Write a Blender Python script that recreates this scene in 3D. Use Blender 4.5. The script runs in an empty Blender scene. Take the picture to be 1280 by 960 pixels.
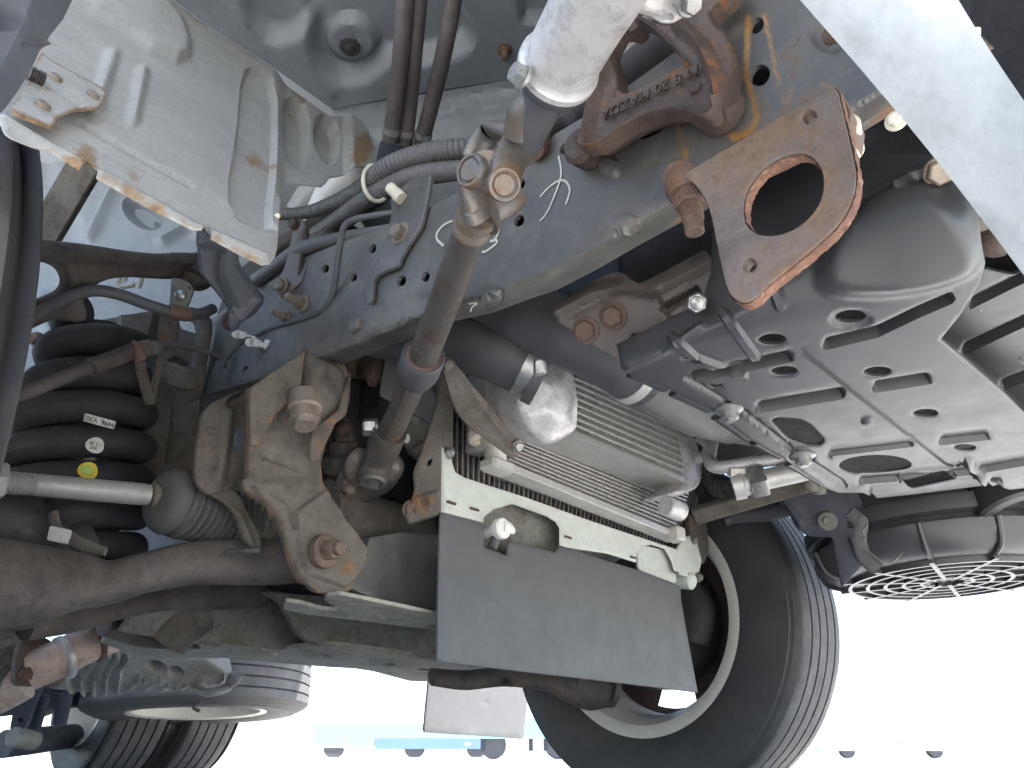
import bpy, math, random
import numpy as np
from mathutils import Vector
from mathutils.geometry import delaunay_2d_cdt
random.seed(7); rng = np.random.default_rng(7)
scene = bpy.context.scene
COL = scene.collection

# ------------------------------------------------------------------ camera
F = 900.0; HOR = 944.0; ZC = 0.12
TH = math.atan((HOR-480)/F); YAW = math.radians(42.3)
_h = np.array([math.cos(YAW), math.sin(YAW), 0.0]); _r = np.array([math.sin(YAW), -math.cos(YAW), 0.0]); _z = np.array([0, 0, 1.0])
_f = _h*math.cos(TH)+_z*math.sin(TH); _u = -_h*math.sin(TH)+_z*math.cos(TH)
CAM = np.array([0, 0, ZC])
cam_data = bpy.data.cameras.new('camera'); cam = bpy.data.objects.new('camera', cam_data); COL.objects.link(cam)
cam_data.sensor_width = 36; cam_data.lens = 36*F/1280; cam_data.clip_start = .01; cam_data.clip_end = 2000
from mathutils import Matrix
cam.matrix_world = Matrix(((_r[0], _u[0], -_f[0], CAM[0]), (_r[1], _u[1], -_f[1], CAM[1]), (_r[2], _u[2], -_f[2], CAM[2]), (0, 0, 0, 1)))
scene.camera = cam

# ------------------------------------------------------------------ sky, sun, exposure
SUN_EL, SUN_AZ = 56.0, 292.0      # azimuth measured from +X towards +Y: the sun stands in front of and beside the truck
world = bpy.data.worlds.new('World'); scene.world = world; world.use_nodes = True
nt = world.node_tree; nt.nodes.clear()
sky = nt.nodes.new('ShaderNodeTexSky'); sky.sky_type = 'NISHITA'; sky.sun_disc = False
sky.sun_elevation = math.radians(SUN_EL); sky.sun_rotation = math.radians(90-SUN_AZ)
sky.air_density = 1.0; sky.dust_density = 1.2
bg = nt.nodes.new('ShaderNodeBackground'); bg.inputs[1].default_value = 0.15
wo = nt.nodes.new('ShaderNodeOutputWorld')
nt.links.new(sky.outputs[0], bg.inputs[0]); nt.links.new(bg.outputs[0], wo.inputs[0])
sl = bpy.data.lights.new('sun', 'SUN'); sl.energy = 4.6; sl.angle = math.radians(0.53); sl.color = (1, .955, .89)
sun = bpy.data.objects.new('sun', sl); COL.objects.link(sun)
_sd = Vector((math.cos(math.radians(SUN_AZ))*math.cos(math.radians(SUN_EL)), math.sin(math.radians(SUN_AZ))*math.cos(math.radians(SUN_EL)), math.sin(math.radians(SUN_EL))))
sun.rotation_euler = _sd.to_track_quat('Z', 'Y').to_euler(); sun.location = (-3, -3, 6)
scene.render.engine = 'CYCLES'
vs = scene.view_settings; vs.view_transform = 'Standard'; vs.look = 'None'; vs.gamma = 1; vs.use_curve_mapping = False
vs.exposure = 2.15
scene.cycles.use_adaptive_sampling = True; scene.cycles.adaptive_threshold = .03; scene.cycles.use_denoising = True
scene.cycles.max_bounces = 8; scene.cycles.diffuse_bounces = 4; scene.cycles.glossy_bounces = 3

# ------------------------------------------------------------------ pixel -> place
def rays(u, v):
    u = np.asarray(u, float); v = np.asarray(v, float)
    return _f+np.multiply.outer((u-640)/F, _r)+np.multiply.outer((480-v)/F, _u)
def planeX(x): return lambda u, v: CAM+rays(u, v)*((x-CAM[0])/rays(u, v)[..., 0])[..., None]
def planeY(y): return lambda u, v: CAM+rays(u, v)*((y-CAM[1])/rays(u, v)[..., 1])[..., None]
def planeZ(z): return lambda u, v: CAM+rays(u, v)*((z-CAM[2])/rays(u, v)[..., 2])[..., None]
def plane3(*p):
    A = np.array([[a[0], a[1], 1] for a in p]); k = np.linalg.lstsq(A, np.array([1/a[2] for a in p]), rcond=None)[0]
    return lambda u, v: CAM+rays(u, v)/(k[0]*np.asarray(u)+k[1]*np.asarray(v)+k[2])[..., None]
def at(u, v, d=None, X=None, Y=None, Z=None):
    k = rays(u, v)
    if X is not None: d = (X-CAM[0])/k[0]
    elif Y is not None: d = (Y-CAM[1])/k[1]
    elif Z is not None: d = (Z-CAM[2])/k[2]
    return Vector(CAM+k*d)
def on(mp, u, v): return Vector(mp(np.array([u]), np.array([v]))[0])
def dep(p): return float((np.array(p)-CAM)@_f)
def nrm(mp, u, v):
    a = mp(np.array([u, u+1., u]), np.array([v, v, v+1.])); n = np.cross(a[1]-a[0], a[2]-a[0]); n /= np.linalg.norm(n)
    return Vector(n if n@(CAM-a[0]) > 0 else -n)

# ------------------------------------------------------------------ objects
WL = {}
def link(o, parent, loc, label):
    COL.objects.link(o); WL[o.name] = Vector(loc)
    if parent is not None:
        o.parent = parent; o.location = Vector(loc)-WL[parent.name]
    else: o.location = loc
    if label: o['label'] = label
    return o
def empty(name, loc=(0, 0, 0), parent=None, label=None):
    o = bpy.data.objects.new(name, None); o.empty_display_size = .05
    return link(o, parent, loc, label)
def build(name, v, f, m, parent=None, ang=35, label=None, attrs=None, smooth=True):
    v = np.asarray([tuple(p) for p in v], float) if not isinstance(v, np.ndarray) else v
    c = (v.min(0)+v.max(0))/2
    me = bpy.data.meshes.new(name); me.from_pydata((v-c).tolist(), [], f); me.update()
    if smooth:
        me.polygons.foreach_set('use_smooth', [True]*len(me.polygons))
        try: me.set_sharp_from_angle(angle=math.radians(ang))
        except Exception: pass
    for k, a in (attrs or {}).items():
        at_ = me.attributes.new(k, 'FLOAT', 'POINT'); at_.data.foreach_set('value', np.asarray(a, np.float32))
    me.materials.append(M[m] if isinstance(m, str) else m)
    o = bpy.data.objects.new(name, me)
    return link(o, parent, c, label)
class MB:
    def __init__(s): s.v = []; s.f = []
    def add(s, vf):
        n = len(s.v); s.v += [tuple(p) for p in vf[0]]; s.f += [tuple(i+n for i in q) for q in vf[1]]; return s
    def obj(s, name, m, parent=None, **k): return build(name, s.v, s.f, m, parent, **k)

def catmull(P, sub, closed=False):
    P = [Vector(p) for p in P]; n = len(P); out = []
    if n < 3 or sub <= 1:
        if n == 2 and sub > 1: return [P[0].lerp(P[1], i/sub) for i in range(sub+1)]
        return P
    R = range(n if closed else n-1)
    for i in R:
        if closed: a, b, c, d = P[i-1], P[i], P[(i+1) % n], P[(i+2) % n]
        else: a, b, c, d = (P[i-1] if i > 0 else P[0]*2-P[1]), P[i], P[i+1], (P[i+2] if i+2 < n else P[-1]*2-P[-2])
        for j in range(sub):
            t = j/sub
            out.append(.5*((2*b)+(c-a)*t+(2*a-5*b+4*c-d)*t*t+(3*b-a-3*c+d)*t**3))
    if not closed: out.append(P[-1])
    return out
def sweep(P, r, segs=16, sub=8, flat=None, rmod=None, closed=False, caps=True, power=2.0):
    n0 = len(P); Q = catmull(P, sub, closed); n = len(Q)
    rr = [r]*n0 if isinstance(r, (int, float)) else list(r)
    s0 = np.linspace(0, 1, n0); R = np.interp(np.linspace(0, 1, n), s0, rr)
    T = []
    for i in range(n):
        a, b = (Q[i-1], Q[(i+1) % n]) if closed else (Q[max(0, i-1)], Q[min(n-1, i+1)])
        T.append((b-a).normalized())
    ref = Vector(flat[1]) if flat else (Vector((0, 0, 1)) if abs(T[0].z) < .9 else Vector((1, 0, 0)))
    V = []; Fs = []; L = 0
    for i in range(n):
        if flat: b = (ref-T[i]*ref.dot(T[i])).normalized()
        else:
            b = (ref-T[i]*ref.dot(T[i])).normalized(); ref = b
        a = b.cross(T[i]); k = flat[0] if flat else 1.0
        if i: L += (Q[i]-Q[i-1]).length
        rad = R[i]*(rmod(L) if rmod else 1)
        for j in range(segs):
            t = 2*math.pi*j/segs; c, s = math.cos(t), math.sin(t)
            if power != 2: c = math.copysign(abs(c)**(2/power), c); s = math.copysign(abs(s)**(2/power), s)
            V.append(Q[i]+a*(rad*c)+b*(rad*k*s))
    for i in range(n if closed else n-1):
        i2 = (i+1) % n
        for j in range(segs): Fs.append((i*segs+j, i*segs+(j+1) % segs, i2*segs+(j+1) % segs, i2*segs+j))
    if caps and not closed: Fs.append(tuple(reversed(range(segs)))); Fs.append(tuple((n-1)*segs+j for j in range(segs)))
    return V, Fs
def tube(name, P, r, m, parent, label=None, ang=40, **k):
    return build(name, *sweep(P, r, **k), m, parent, label=label, ang=ang)
def basis(ax):
    ax = Vector(ax).normalized(); a = ax.cross(Vector((0, 0, 1)) if abs(ax.z) < .9 else Vector((1, 0, 0))).normalized()
    return ax, a, ax.cross(a)
def lathe(p, ax, prof, segs=32, rot=0.0, sx=1.0):
    p = Vector(p); ax, a, b = basis(ax); V = []; Fs = []; n = len(prof)
    for t, r in prof:
        for j in range(segs):
            q = 2*math.pi*j/segs+rot; V.append(p+ax*t+a*(r*math.cos(q))+b*(r*sx*math.sin(q)))
    for i in range(n-1):
        for j in range(segs): Fs.append((i*segs+j, i*segs+(j+1) % segs, (i+1)*segs+(j+1) % segs, (i+1)*segs+j))
    if prof[0][1] > 1e-6: Fs.append(tuple(reversed(range(segs))))
    if prof[-1][1] > 1e-6: Fs.append(tuple((n-1)*segs+j for j in range(segs)))
    return V, Fs
def ring_lathe(p, ax, prof, segs=64):      # closed profile
    V, Fs = lathe(p, ax, prof, segs); Fs = Fs[:(len(prof)-1)*segs]; n = len(prof)
    for j in range(segs): Fs.append(((n-1)*segs+j, (n-1)*segs+(j+1) % segs, (j+1) % segs, j))
    return V, Fs
def bolt(p, n, r, parent, m, washer=1.45, h=.75, stud=0, name='bolt', rot=.3, label=None, dome=False):
    p = Vector(p); n = Vector(n).normalized(); mb = MB(); t = 0
    if washer: mb.add(lathe(p-n*r*.1, n, [(0, r*washer), (r*.22, r*washer), (r*.3, r*washer*.93)], 28)); t = r*.2
    mb.add(lathe(p+n*t, n, [(0, r), (r*h*.8, r), (r*h, r*.84)], 6, rot))
    if dome: mb.add(lathe(p+n*(t+r*h), n, [(-.02*r, r*.7), (r*.25, r*.6), (r*.4, r*.3), (r*.43, 0)], 20))
    if stud:
        pr = [(0, r*.55)]; k = max(4, int(stud/(r*.13)))
        for i in range(k): pr += [(stud*(i+.25)/k, r*.60), (stud*(i+.75)/k, r*.52)]
        pr += [(stud, r*.5), (stud+r*.08, r*.42)]
        mb.add(lathe(p+n*(t+r*h-r*.02), n, pr, 20))
    return mb.obj(name, m, parent, ang=30, label=label)
def boxv(c, ex, ey, ez):     # centre + three half-axes
    c, ex, ey, ez = map(Vector, (c, ex, ey, ez)); V = [c+ex*i+ey*j+ez*k for i in (-1, 1) for j in (-1, 1) for k in (-1, 1)]
    return V, [(0, 1, 3, 2), (4, 6, 7, 5), (0, 4, 5, 1), (2, 3, 7, 6), (0, 2, 6, 4), (1, 5, 7, 3)]
def rbox(c, ex, ey, ez, bev=.1):  # box with chamfered long edges (octagon prism along ez)
    c, ex, ey, ez = map(Vector, (c, ex, ey, ez)); k = 1-bev; la, lb = ex.length, ey.length; b = min(la, lb)*bev; ka, kb = 1-b/la, 1-b/lb
    R = [(1, kb), (ka, 1), (-ka, 1), (-1, kb), (-1, -kb), (-ka, -1), (ka, -1), (1, -kb)]
    bz = min(b/ez.length, .4); V = []; Fs = []
    L = [(-1, 1-b/la), (-1+bz, 1), (1-bz, 1), (1, 1-b/la)]
    for z, s in L:
        for x, y in R: V.append(c+ex*x*s+ey*y*s+ez*z)
    for i in range(3):
        for j in range(8): Fs.append((i*8+j, i*8+(j+1) % 8, (i+1)*8+(j+1) % 8, (i+1)*8+j))
    Fs.append(tuple(reversed(range(8)))); Fs.append(tuple(24+j for j in range(8)))
    return V, Fs

# ------------------------------------------------------------------ pressed sheets
def ss(x): x = np.clip(x, 0, 1); return x*x*(3-2*x)
def segdist(u, v, pts, closed=False):
    pts = np.asarray(pts, float); d = np.full(np.shape(u), 1e9); n = len(pts)
    for i in range(n if closed else n-1):
        a = pts[i]; b = pts[(i+1) % n]; w = b-a; L = max(w@w, 1e-9)
        t = np.clip(((u-a[0])*w[0]+(v-a[1])*w[1])/L, 0, 1)
        d = np.minimum(d, np.hypot(u-a[0]-t*w[0], v-a[1]-t*w[1]))
    return d
def inside(u, v, poly):
    poly = np.asarray(poly, float); r = np.zeros(np.shape(u), bool); n = len(poly); j = n-1
    for i in range(n):
        xi, yi = poly[i]; xj, yj = poly[j]
        if yi != yj:
            c = ((yi > v) != (yj > v)) & (u < (xj-xi)*(v-yi)/(yj-yi)+xi); r ^= c
        j = i
    return r
def sd(u, v, poly): d = segdist(u, v, poly, True); return np.where(inside(u, v, poly), d, -d)
def capsule(P, r):
    P = [np.array(p, float) for p in P]; L = []; R = []
    for i, p in enumerate(P):
        a, b = P[max(0, i-1)], P[min(len(P)-1, i+1)]; t = (b-a)/max(np.linalg.norm(b-a), 1e-6); n = np.array((-t[1], t[0])); L.append(p+n*r); R.append(p-n*r)
    t1 = (P[-1]-P[-2])/np.linalg.norm(P[-1]-P[-2]); t0 = (P[0]-P[1])/np.linalg.norm(P[0]-P[1])
    def arc(c, a, t): m = np.array((-t[1], t[0])); return [c+r*(math.cos(q)*m*-1+math.sin(q)*t)*1.0 for q in np.linspace(0, math.pi, 7)[1:-1]]
    e1 = [P[-1]+r*(t1*math.sin(q)+np.array((-t1[1], t1[0]))*math.cos(q)) for q in np.linspace(0, math.pi, 7)[1:-1]]
    e0 = [P[0]+r*(t0*math.sin(q)+np.array((-t0[1], t0[0]))*math.cos(q)) for q in np.linspace(0, math.pi, 7)[1:-1]]
    return L+e1+R[::-1]+e0
def pocket(poly, w, h):
    f = lambda u, v: h*ss(sd(u, v, poly)/w+.5)
    f.feat = [(offpoly(poly, w*.5), True), (offpoly(poly, -w*.5), True)]+([(poly, True)] if w > 8 else []); return f
def offpoly(poly, r):
    R = resamp(poly, 4.5); R = R if area(R) > 0 else R[::-1]; t = np.roll(R, -1, 0)-np.roll(R, 1, 0); t /= np.maximum(np.linalg.norm(t, axis=1), 1e-6)[:, None]
    Q = R+np.stack([-t[:, 1], t[:, 0]], 1)*r; return Q[segdist(Q[:, 0], Q[:, 1], poly, True) > abs(r)*.93] if len(Q) > 8 else Q
def ridge(P, w, h, decay=45, e=1.6):      # a step facing the viewer that fades out behind its crest
    Pu = np.array([p[0] for p in P], float); Pv = np.array([p[1] for p in P], float)-w; g0 = (Pv[1]-Pv[0])/(Pu[1]-Pu[0])
    Pv = Pv+2*w
    def f(u, v):
        s = v-np.interp(u, Pu, Pv); return -h*(1-ss((s+e)/e))*(1-ss((-e-s)/decay))*ss((u-Pu[0])/6+.5)*ss((Pu[-1]-u)/6+.5)
    f.feat = [([(a, b+o) for a, b in zip(Pu, Pv)], False) for o in (-e, 0)]; return f
def rib(pts, w, h):
    f = lambda u, v: h*ss(1-segdist(u, v, pts)/w)
    f.feat = [(pts, False)]; return f
def bar(pts, w, h, e=3):
    f = lambda u, v: h*ss((w-segdist(u, v, pts))/e+.5)
    f.feat = [(capsule(pts, w-e/2), True), (capsule(pts, w+e/2), True)] if w > e/2+.6 else [(pts, False)]; return f
def lines(*P):
    f = lambda u, v: 0*u
    f.feat = [(p, False) for p in P]; return f
def offline(P, r):
    P = np.asarray(P, float); t = np.gradient(P, axis=0); t /= np.linalg.norm(t, axis=1)[:, None]; return [tuple(q) for q in P+np.stack([-t[:, 1], t[:, 0]], 1)*r]
def step(pts, w, h):   # one side of a line lies higher (left of its direction)
    a = np.array(pts[0], float); b = np.array(pts[-1], float); d = (b-a)/np.linalg.norm(b-a)
    return lambda u, v: h*ss((-(u-a[0])*d[1]+(v-a[1])*d[0])/w+.5)
def add(*fs):
    g_ = lambda u, v: sum(f(u, v) for f in fs)
    g_.feat = sum([getattr(f, 'feat', []) for f in fs], []); return g_
def ell(cx, cy, rx, ry, rot=0, n=20):
    c, s = math.cos(math.radians(rot)), math.sin(math.radians(rot))
    return [(cx+rx*math.cos(t)*c-ry*math.sin(t)*s, cy+rx*math.cos(t)*s+ry*math.sin(t)*c) for t in np.linspace(0, 2*math.pi, n, endpoint=False)]
def chaikin(P, k=2):
    P = [np.array(p, float) for p in P]
    for _ in range(k):
        Q = []
        for i in range(len(P)):
            a, b = P[i], P[(i+1) % len(P)]; Q += [a*.75+b*.25, a*.25+b*.75]
        P = Q
    return [tuple(p) for p in P]
def rc(P, r=4):    # round the corners of an outline
    P = [np.array(p, float) for p in P]; out = []; n = len(P)
    for i in range(n):
        a, b, c = P[i-1], P[i], P[(i+1) % n]; la, lc = np.linalg.norm(a-b), np.linalg.norm(c-b)
        k = min(r, la*.45, lc*.45)
        p, q = b+(a-b)/max(la, 1e-6)*k, b+(c-b)/max(lc, 1e-6)*k
        for t in (0, .33, .67, 1): out.append(tuple((1-t)**2*p+2*t*(1-t)*b+t*t*q))
    return out
def resamp(P, s):
    out = []
    for i in range(len(P)):
        a, b = np.array(P[i], float), np.array(P[(i+1) % len(P)], float); L = np.linalg.norm(b-a)
        if L < 1e-3: continue
        k = max(1, int(math.ceil(L/s)))
        out += [a+(b-a)*j/k for j in range(k)]
    return np.array(out)
def area(P): x, y = np.array(P).T; return .5*np.sum(x*np.roll(y, -1)-y*np.roll(x, -1))
def sheet(name, outline, mp, m, parent=None, holes=(), hf=None, step=7, thick=.003, bev=0, wear=None, stain=None, ang=38, label=None, ret=False):
    loops = [np.asarray(outline, float)]+[np.asarray(h, float) for h in holes]
    loops = [l if area(l) > 0 else l[::-1] for l in loops]
    pts = []; edges = []; drop = []; offs = 0; inner = []
    for li, l in enumerate(loops):
        R = resamp(l, step if li == 0 else max(2., min(step, 4.))); n = len(R)
        pts.append(R); drop += [1.0]*n; edges += [(offs+i, offs+(i+1) % n) for i in range(n)]; offs += n
        if bev:
            t = np.roll(R, -1, 0)-np.roll(R, 1, 0); t /= np.maximum(np.linalg.norm(t, axis=1), 1e-6)[:, None]
            nn = np.stack([-t[:, 1], t[:, 0]], 1)*(1 if li == 0 else -1)
            for o_, dr in ((.35, .35), (1.0, 0.0)):
                Q = R+nn*bev*o_; ok = np.ones(len(Q), bool)
                for k2, l2 in enumerate(loops):
                    dd = segdist(Q[:, 0], Q[:, 1], l2, True); ok &= dd > bev*o_*.8
                    ok &= inside(Q[:, 0], Q[:, 1], l2) if k2 == 0 else ~inside(Q[:, 0], Q[:, 1], l2)
                inner.append((Q[ok], dr))
    for Q, dr in inner: pts.append(Q); drop += [dr]*len(Q)
    lo, hi = loops[0].min(0), loops[0].max(0)
    gx, gy = np.meshgrid(np.arange(lo[0], hi[0], step), np.arange(lo[1], hi[1], step*.866)); gx = gx+(np.arange(gx.shape[0]) % 2)[:, None]*step*.5
    gx, gy = gx.ravel(), gy.ravel(); ok = inside(gx, gy, loops[0]) & (segdist(gx, gy, loops[0], True) > bev+step*.45)
    for l in loops[1:]: ok &= ~inside(gx, gy, l) & (segdist(gx, gy, l, True) > bev+2)
    for fp, cl in getattr(hf, 'feat', []):
        if len(fp) > 1: ok &= segdist(gx, gy, fp, cl) > min(2.2, step*.4)
    G = np.stack([gx[ok], gy[ok]], 1); pts.append(G); drop += [0.0]*len(G)
    offs = len(drop)
    for fp, cl in getattr(hf, 'feat', []):
        if len(fp) < 2: continue
        fp = [tuple(q) for q in fp]
        R = resamp(fp, max(3., step*.7)) if cl else np.concatenate([resamp([fp[i], fp[i+1]], max(3., step*.7))[:max(1, int(math.ceil(np.hypot(fp[i+1][0]-fp[i][0], fp[i+1][1]-fp[i][1])/max(3., step*.7))))] for i in range(len(fp)-1)]+[np.array([fp[-1]], float)])
        keep = (segdist(R[:, 0], R[:, 1], loops[0], True) > bev+1.5) & inside(R[:, 0], R[:, 1], loops[0])
        for l in loops[1:]: keep &= ~inside(R[:, 0], R[:, 1], l) & (segdist(R[:, 0], R[:, 1], l, True) > bev+1.0)
        idx = -np.ones(len(R), int); idx[keep] = offs+np.arange(keep.sum())
        for i in range(len(R) if cl else len(R)-1):
            a_, b_ = idx[i], idx[(i+1) % len(R)]
            if a_ >= 0 and b_ >= 0: edges.append((int(a_), int(b_)))
        pts.append(R[keep]); drop += [0.0]*int(keep.sum()); offs += int(keep.sum())
    P2 = np.concatenate(pts); drop = np.array(drop)
    vo, eo, fo, ov, oe, of = delaunay_2d_cdt([Vector(p) for p in P2], edges, [], 0, 1e-5)
    W = np.array([tuple(p) for p in vo]); dr = np.array([max([drop[i] for i in o] or [0]) for o in ov])
    Fa = np.array([f for f in fo if len(f) == 3]); cc = W[Fa].mean(1)
    ok = inside(cc[:, 0], cc[:, 1], loops[0])
    for l in loops[1:]: ok &= ~inside(cc[:, 0], cc[:, 1], l)
    Fa = Fa[ok]; u, v = W[:, 0], W[:, 1]
    Pm = mp(u, v); e = .7; Pu = mp(u+e, v)-mp(u-e, v); Pv = mp(u, v+e)-mp(u, v-e)
    N = np.cross(Pu, Pv); N /= np.linalg.norm(N, axis=1)[:, None]; N *= np.sign(np.sum(N*(CAM-Pm), 1))[:, None]
    h = hf(u, v) if hf else np.zeros(len(u)); b = bev*((Pm-CAM)@_f)/F
    front = Pm+N*(h-dr*b)[:, None]; back = Pm+N*(h-np.maximum(thick, b*1.2))[:, None]
    nv = len(u); s = np.sum(np.cross(front[Fa[:, 1]]-front[Fa[:, 0]], front[Fa[:, 2]]-front[Fa[:, 0]])*N[Fa[:, 0]], 1)
    Fa = np.where((s < 0)[:, None], Fa[:, ::-1], Fa)
    faces = [tuple(t) for t in Fa.tolist()]+[(c+nv, b_+nv, a+nv) for a, b_, c in Fa.tolist()]
    cnt = {}
    for a, b_, c in Fa.tolist():
        for x, y in ((a, b_), (b_, c), (c, a)): cnt[(x, y)] = 1
    for (x, y) in cnt:
        if (y, x) not in cnt: faces.append((y, x, x+nv, y+nv))
    at_ = {}
    if wear is None and m in ('dusty_steel', 'brown_brace', 'dusty_steel_green', 'forged_rust'): wear = lambda u, v: .26*ss(1-segdist(u, v, loops[0], True)/6)
    if wear: w_ = np.clip(wear(u, v)+0*u, 0, 2); at_['wear'] = np.concatenate([w_, w_])
    if stain: w_ = np.clip(stain(u, v)+0*u, 0, 2); at_['stain'] = np.concatenate([w_, w_])
    VV = np.concatenate([front, back])
    if ret: return VV, faces
    return build(name, VV, faces, m, parent, ang=ang, label=label, attrs=at_)
def text(name, body, origin, xdir, ydir, size, m, parent, depth=.0006, align='CENTER', label=None):
    cu = bpy.data.curves.new('lettering', 'FONT'); cu.body = body; cu.size = size; cu.extrude = depth; cu.align_x = align; cu.align_y = 'CENTER'
    t = bpy.data.objects.new('lettering', cu); COL.objects.link(t)
    me = bpy.data.meshes.new_from_object(t.evaluated_get(bpy.context.evaluated_depsgraph_get())); bpy.data.objects.remove(t)
    x = Vector(xdir).normalized(); z = x.cross(Vector(ydir)).normalized(); y = z.cross(x)
    v = [Vector(origin)+x*q.co.x+y*q.co.y+z*q.co.z for q in me.vertices]; f = [tuple(p.vertices) for p in me.polygons]
    return build(name, v, f, m, parent, smooth=False, label=label)
# ------------------------------------------------------------------ materials
M = {}
def mat(name, c1, c2, c3=None, rough=.6, metal=0.0, scale=14, rust=0.0, rustc=((.085, .05, .034), (.17, .10, .06)), bump=.25, bscale=140, spec=.5,
        speck=0.0, speckc=(.6, .6, .57), dust=0.0, dustc=(.30, .28, .25), stainc=(.42, .22, .07), rrange=.12, wearg=.55, dscale=5.0, coat=0, stains=False, grit=None, rsoft=.09):
    m = bpy.data.materials.new(name); m.use_nodes = True; t = m.node_tree; t.nodes.clear(); N = t.nodes.new; L = t.links.new
    out = N('ShaderNodeOutputMaterial'); b = N('ShaderNodeBsdfPrincipled'); L(b.outputs[0], out.inputs[0])
    co = N('ShaderNodeTexCoord').outputs['Object']
    oi = N('ShaderNodeObjectInfo'); off = N('ShaderNodeVectorMath'); off.operation = 'SCALE'; off.inputs[0].default_value = (17, 9, 5); L(oi.outputs['Random'], off.inputs['Scale'])
    ad = N('ShaderNodeVectorMath'); L(co, ad.inputs[0]); L(off.outputs[0], ad.inputs[1]); co = ad.outputs[0]
    def noise(s, det=5, ro=.6, dist=0):
        n = N('ShaderNodeTexNoise'); n.inputs['Scale'].default_value = s; n.inputs['Detail'].default_value = det; n.inputs['Roughness'].default_value = ro; n.inputs['Distortion'].default_value = dist; L(co, n.inputs['Vector']); return n.outputs[0]
    def rng_(x, a, b_, lo=0, hi=1):
        n = N('ShaderNodeMapRange'); n.inputs[1].default_value = a; n.inputs[2].default_value = b_; n.inputs[3].default_value = lo; n.inputs[4].default_value = hi; L(x, n.inputs[0]); return n.outputs[0]
    def math_(op, x, y):
        n = N('ShaderNodeMath'); n.operation = op
        for i, q in enumerate((x, y)):
            if isinstance(q, (int, float)): n.inputs[i].default_value = q
            else: L(q, n.inputs[i])
        return n.outputs[0]
    def mix(f, a, c):
        n = N('ShaderNodeMix'); n.data_type = 'RGBA'
        if isinstance(f, (int, float)): n.inputs[0].default_value = f
        else: L(f, n.inputs[0])
        for i, q in ((6, a), (7, c)):
            if isinstance(q, tuple): n.inputs[i].default_value = (*q, 1)
            else: L(q, n.inputs[i])
        return n.outputs[2]
    def attr(a):
        n = N('ShaderNodeAttribute'); n.attribute_name = a; return n.outputs['Fac']
    big = noise(scale, 4, .64); fine = noise(scale*8, 3, .7); mid = noise(scale*2.1, 6, .74, .3)
    col = mix(rng_(big, .36, .66), c1, c2)
    if c3 is not None: col = mix(rng_(math_('ADD', mid, math_('MULTIPLY', fine, .25)), .62, .78), col, c3)
    col = mix(rng_(fine, .35, .75, 0, .38), col, tuple(.55*x for x in c1))
    if grit is None: grit = .34 if rough >= .65 else .16
    gr = math_('ADD', math_('MULTIPLY', noise(scale*21, 3, .8), .75), math_('MULTIPLY', mid, .25)); col = mix(rng_(gr, .50, .66, 0, grit), col, tuple(.38*x for x in c1)); col = mix(rng_(gr, .44, .30, 0, grit*.7), col, tuple(min(1, 1.5*x+.01) for x in c2))
    if grit >= .3: col = mix(rng_(mid, .48, .36, 0, .6), col, tuple(.42*x for x in c1))
    ro = rng_(fine, .3, .7, rough-rrange, rough+rrange)
    if dust:
        dn = rng_(math_('ADD', math_('MULTIPLY', noise(dscale, 3, .65, .6), .8), math_('MULTIPLY', fine, .2)), .38, .66, 0, dust); col = mix(dn, col, dustc); ro = math_('ADD', ro, math_('MULTIPLY', dn, .35))
    wv = attr('wear')
    base = math_('ADD', math_('ADD', math_('MULTIPLY', mid, .82), math_('MULTIPLY', fine, .18)), math_('MULTIPLY', wv, wearg))
    rm = rng_(base, .78-rust*.5, .78+rsoft-rust*.5)
    rc_ = mix(rng_(fine, .35, .65), rustc[0], rustc[1])
    col = mix(rm, col, rc_); ro = math_('ADD', ro, math_('MULTIPLY', rm, .25))
    if stains:
        sv = rng_(math_('MULTIPLY', attr('stain'), math_('ADD', fine, .45)), .2, .85)
        col = mix(sv, col, mix(rng_(mid, .4, .6), stainc, tuple(.6*x for x in stainc)))
    if speck:
        vo = N('ShaderNodeTexVoronoi'); vo.inputs['Scale'].default_value = 150; L(co, vo.inputs['Vector'])
        sp = rng_(math_('SUBTRACT', vo.outputs['Distance'], math_('MULTIPLY', rng_(mid, .55, .75), .16*speck)), .02, -.04); col = mix(sp, col, speckc)
    L(col, b.inputs['Base Color']); L(ro, b.inputs['Roughness'])
    mt = math_('MULTIPLY', math_('SUBTRACT', 1.0, rm), metal); L(mt, b.inputs['Metallic'])
    b.inputs['Specular IOR Level'].default_value = spec
    if coat: b.inputs['Coat Weight'].default_value = coat; b.inputs['Coat Roughness'].default_value = .15
    if bump:
        hsum = noise(bscale*.55, 4, .75)
        bp = N('ShaderNodeBump'); bp.inputs['Strength'].default_value = bump; bp.inputs['Distance'].default_value = .0018; L(hsum, bp.inputs['Height']); L(bp.outputs[0], b.inputs['Normal'])
    M[name] = m; return m
RUSTY = ((.085, .04, .022), (.20, .09, .04))
mat('frame_paint', stains=True, c1=(.069, .068, .067), c2=(.116, .112, .105), c3=(.155, .143, .125), rough=.42, scale=11, rust=.10, bump=.12, dust=.30, dustc=(.20, .175, .14), speck=.5)
mat('floor_paint', (.155, .172, .188), (.185, .202, .217), rough=.5, scale=6, rust=.02, bump=.06, dust=.15, dustc=(.20, .19, .18))
mat('shield_steel', (.32, .315, .295), (.39, .385, .36), rough=.40, scale=30, rust=.16, rustc=((.12, .07, .04), (.30, .20, .11)), bump=.10, metal=.1, speck=.2, speckc=(.1, .06, .04), wearg=.47, grit=.10, rsoft=.17)
mat('wing_paint', (.20, .235, .28), (.25, .28, .325), rough=.45, scale=7, bump=.08, dust=.25, dustc=(.26, .25, .23))
mat('blue_plastic', (.062, .068, .086), (.090, .097, .116), rough=.45, scale=8, bump=.06, dust=.25, dustc=(.18, .18, .2))
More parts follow.
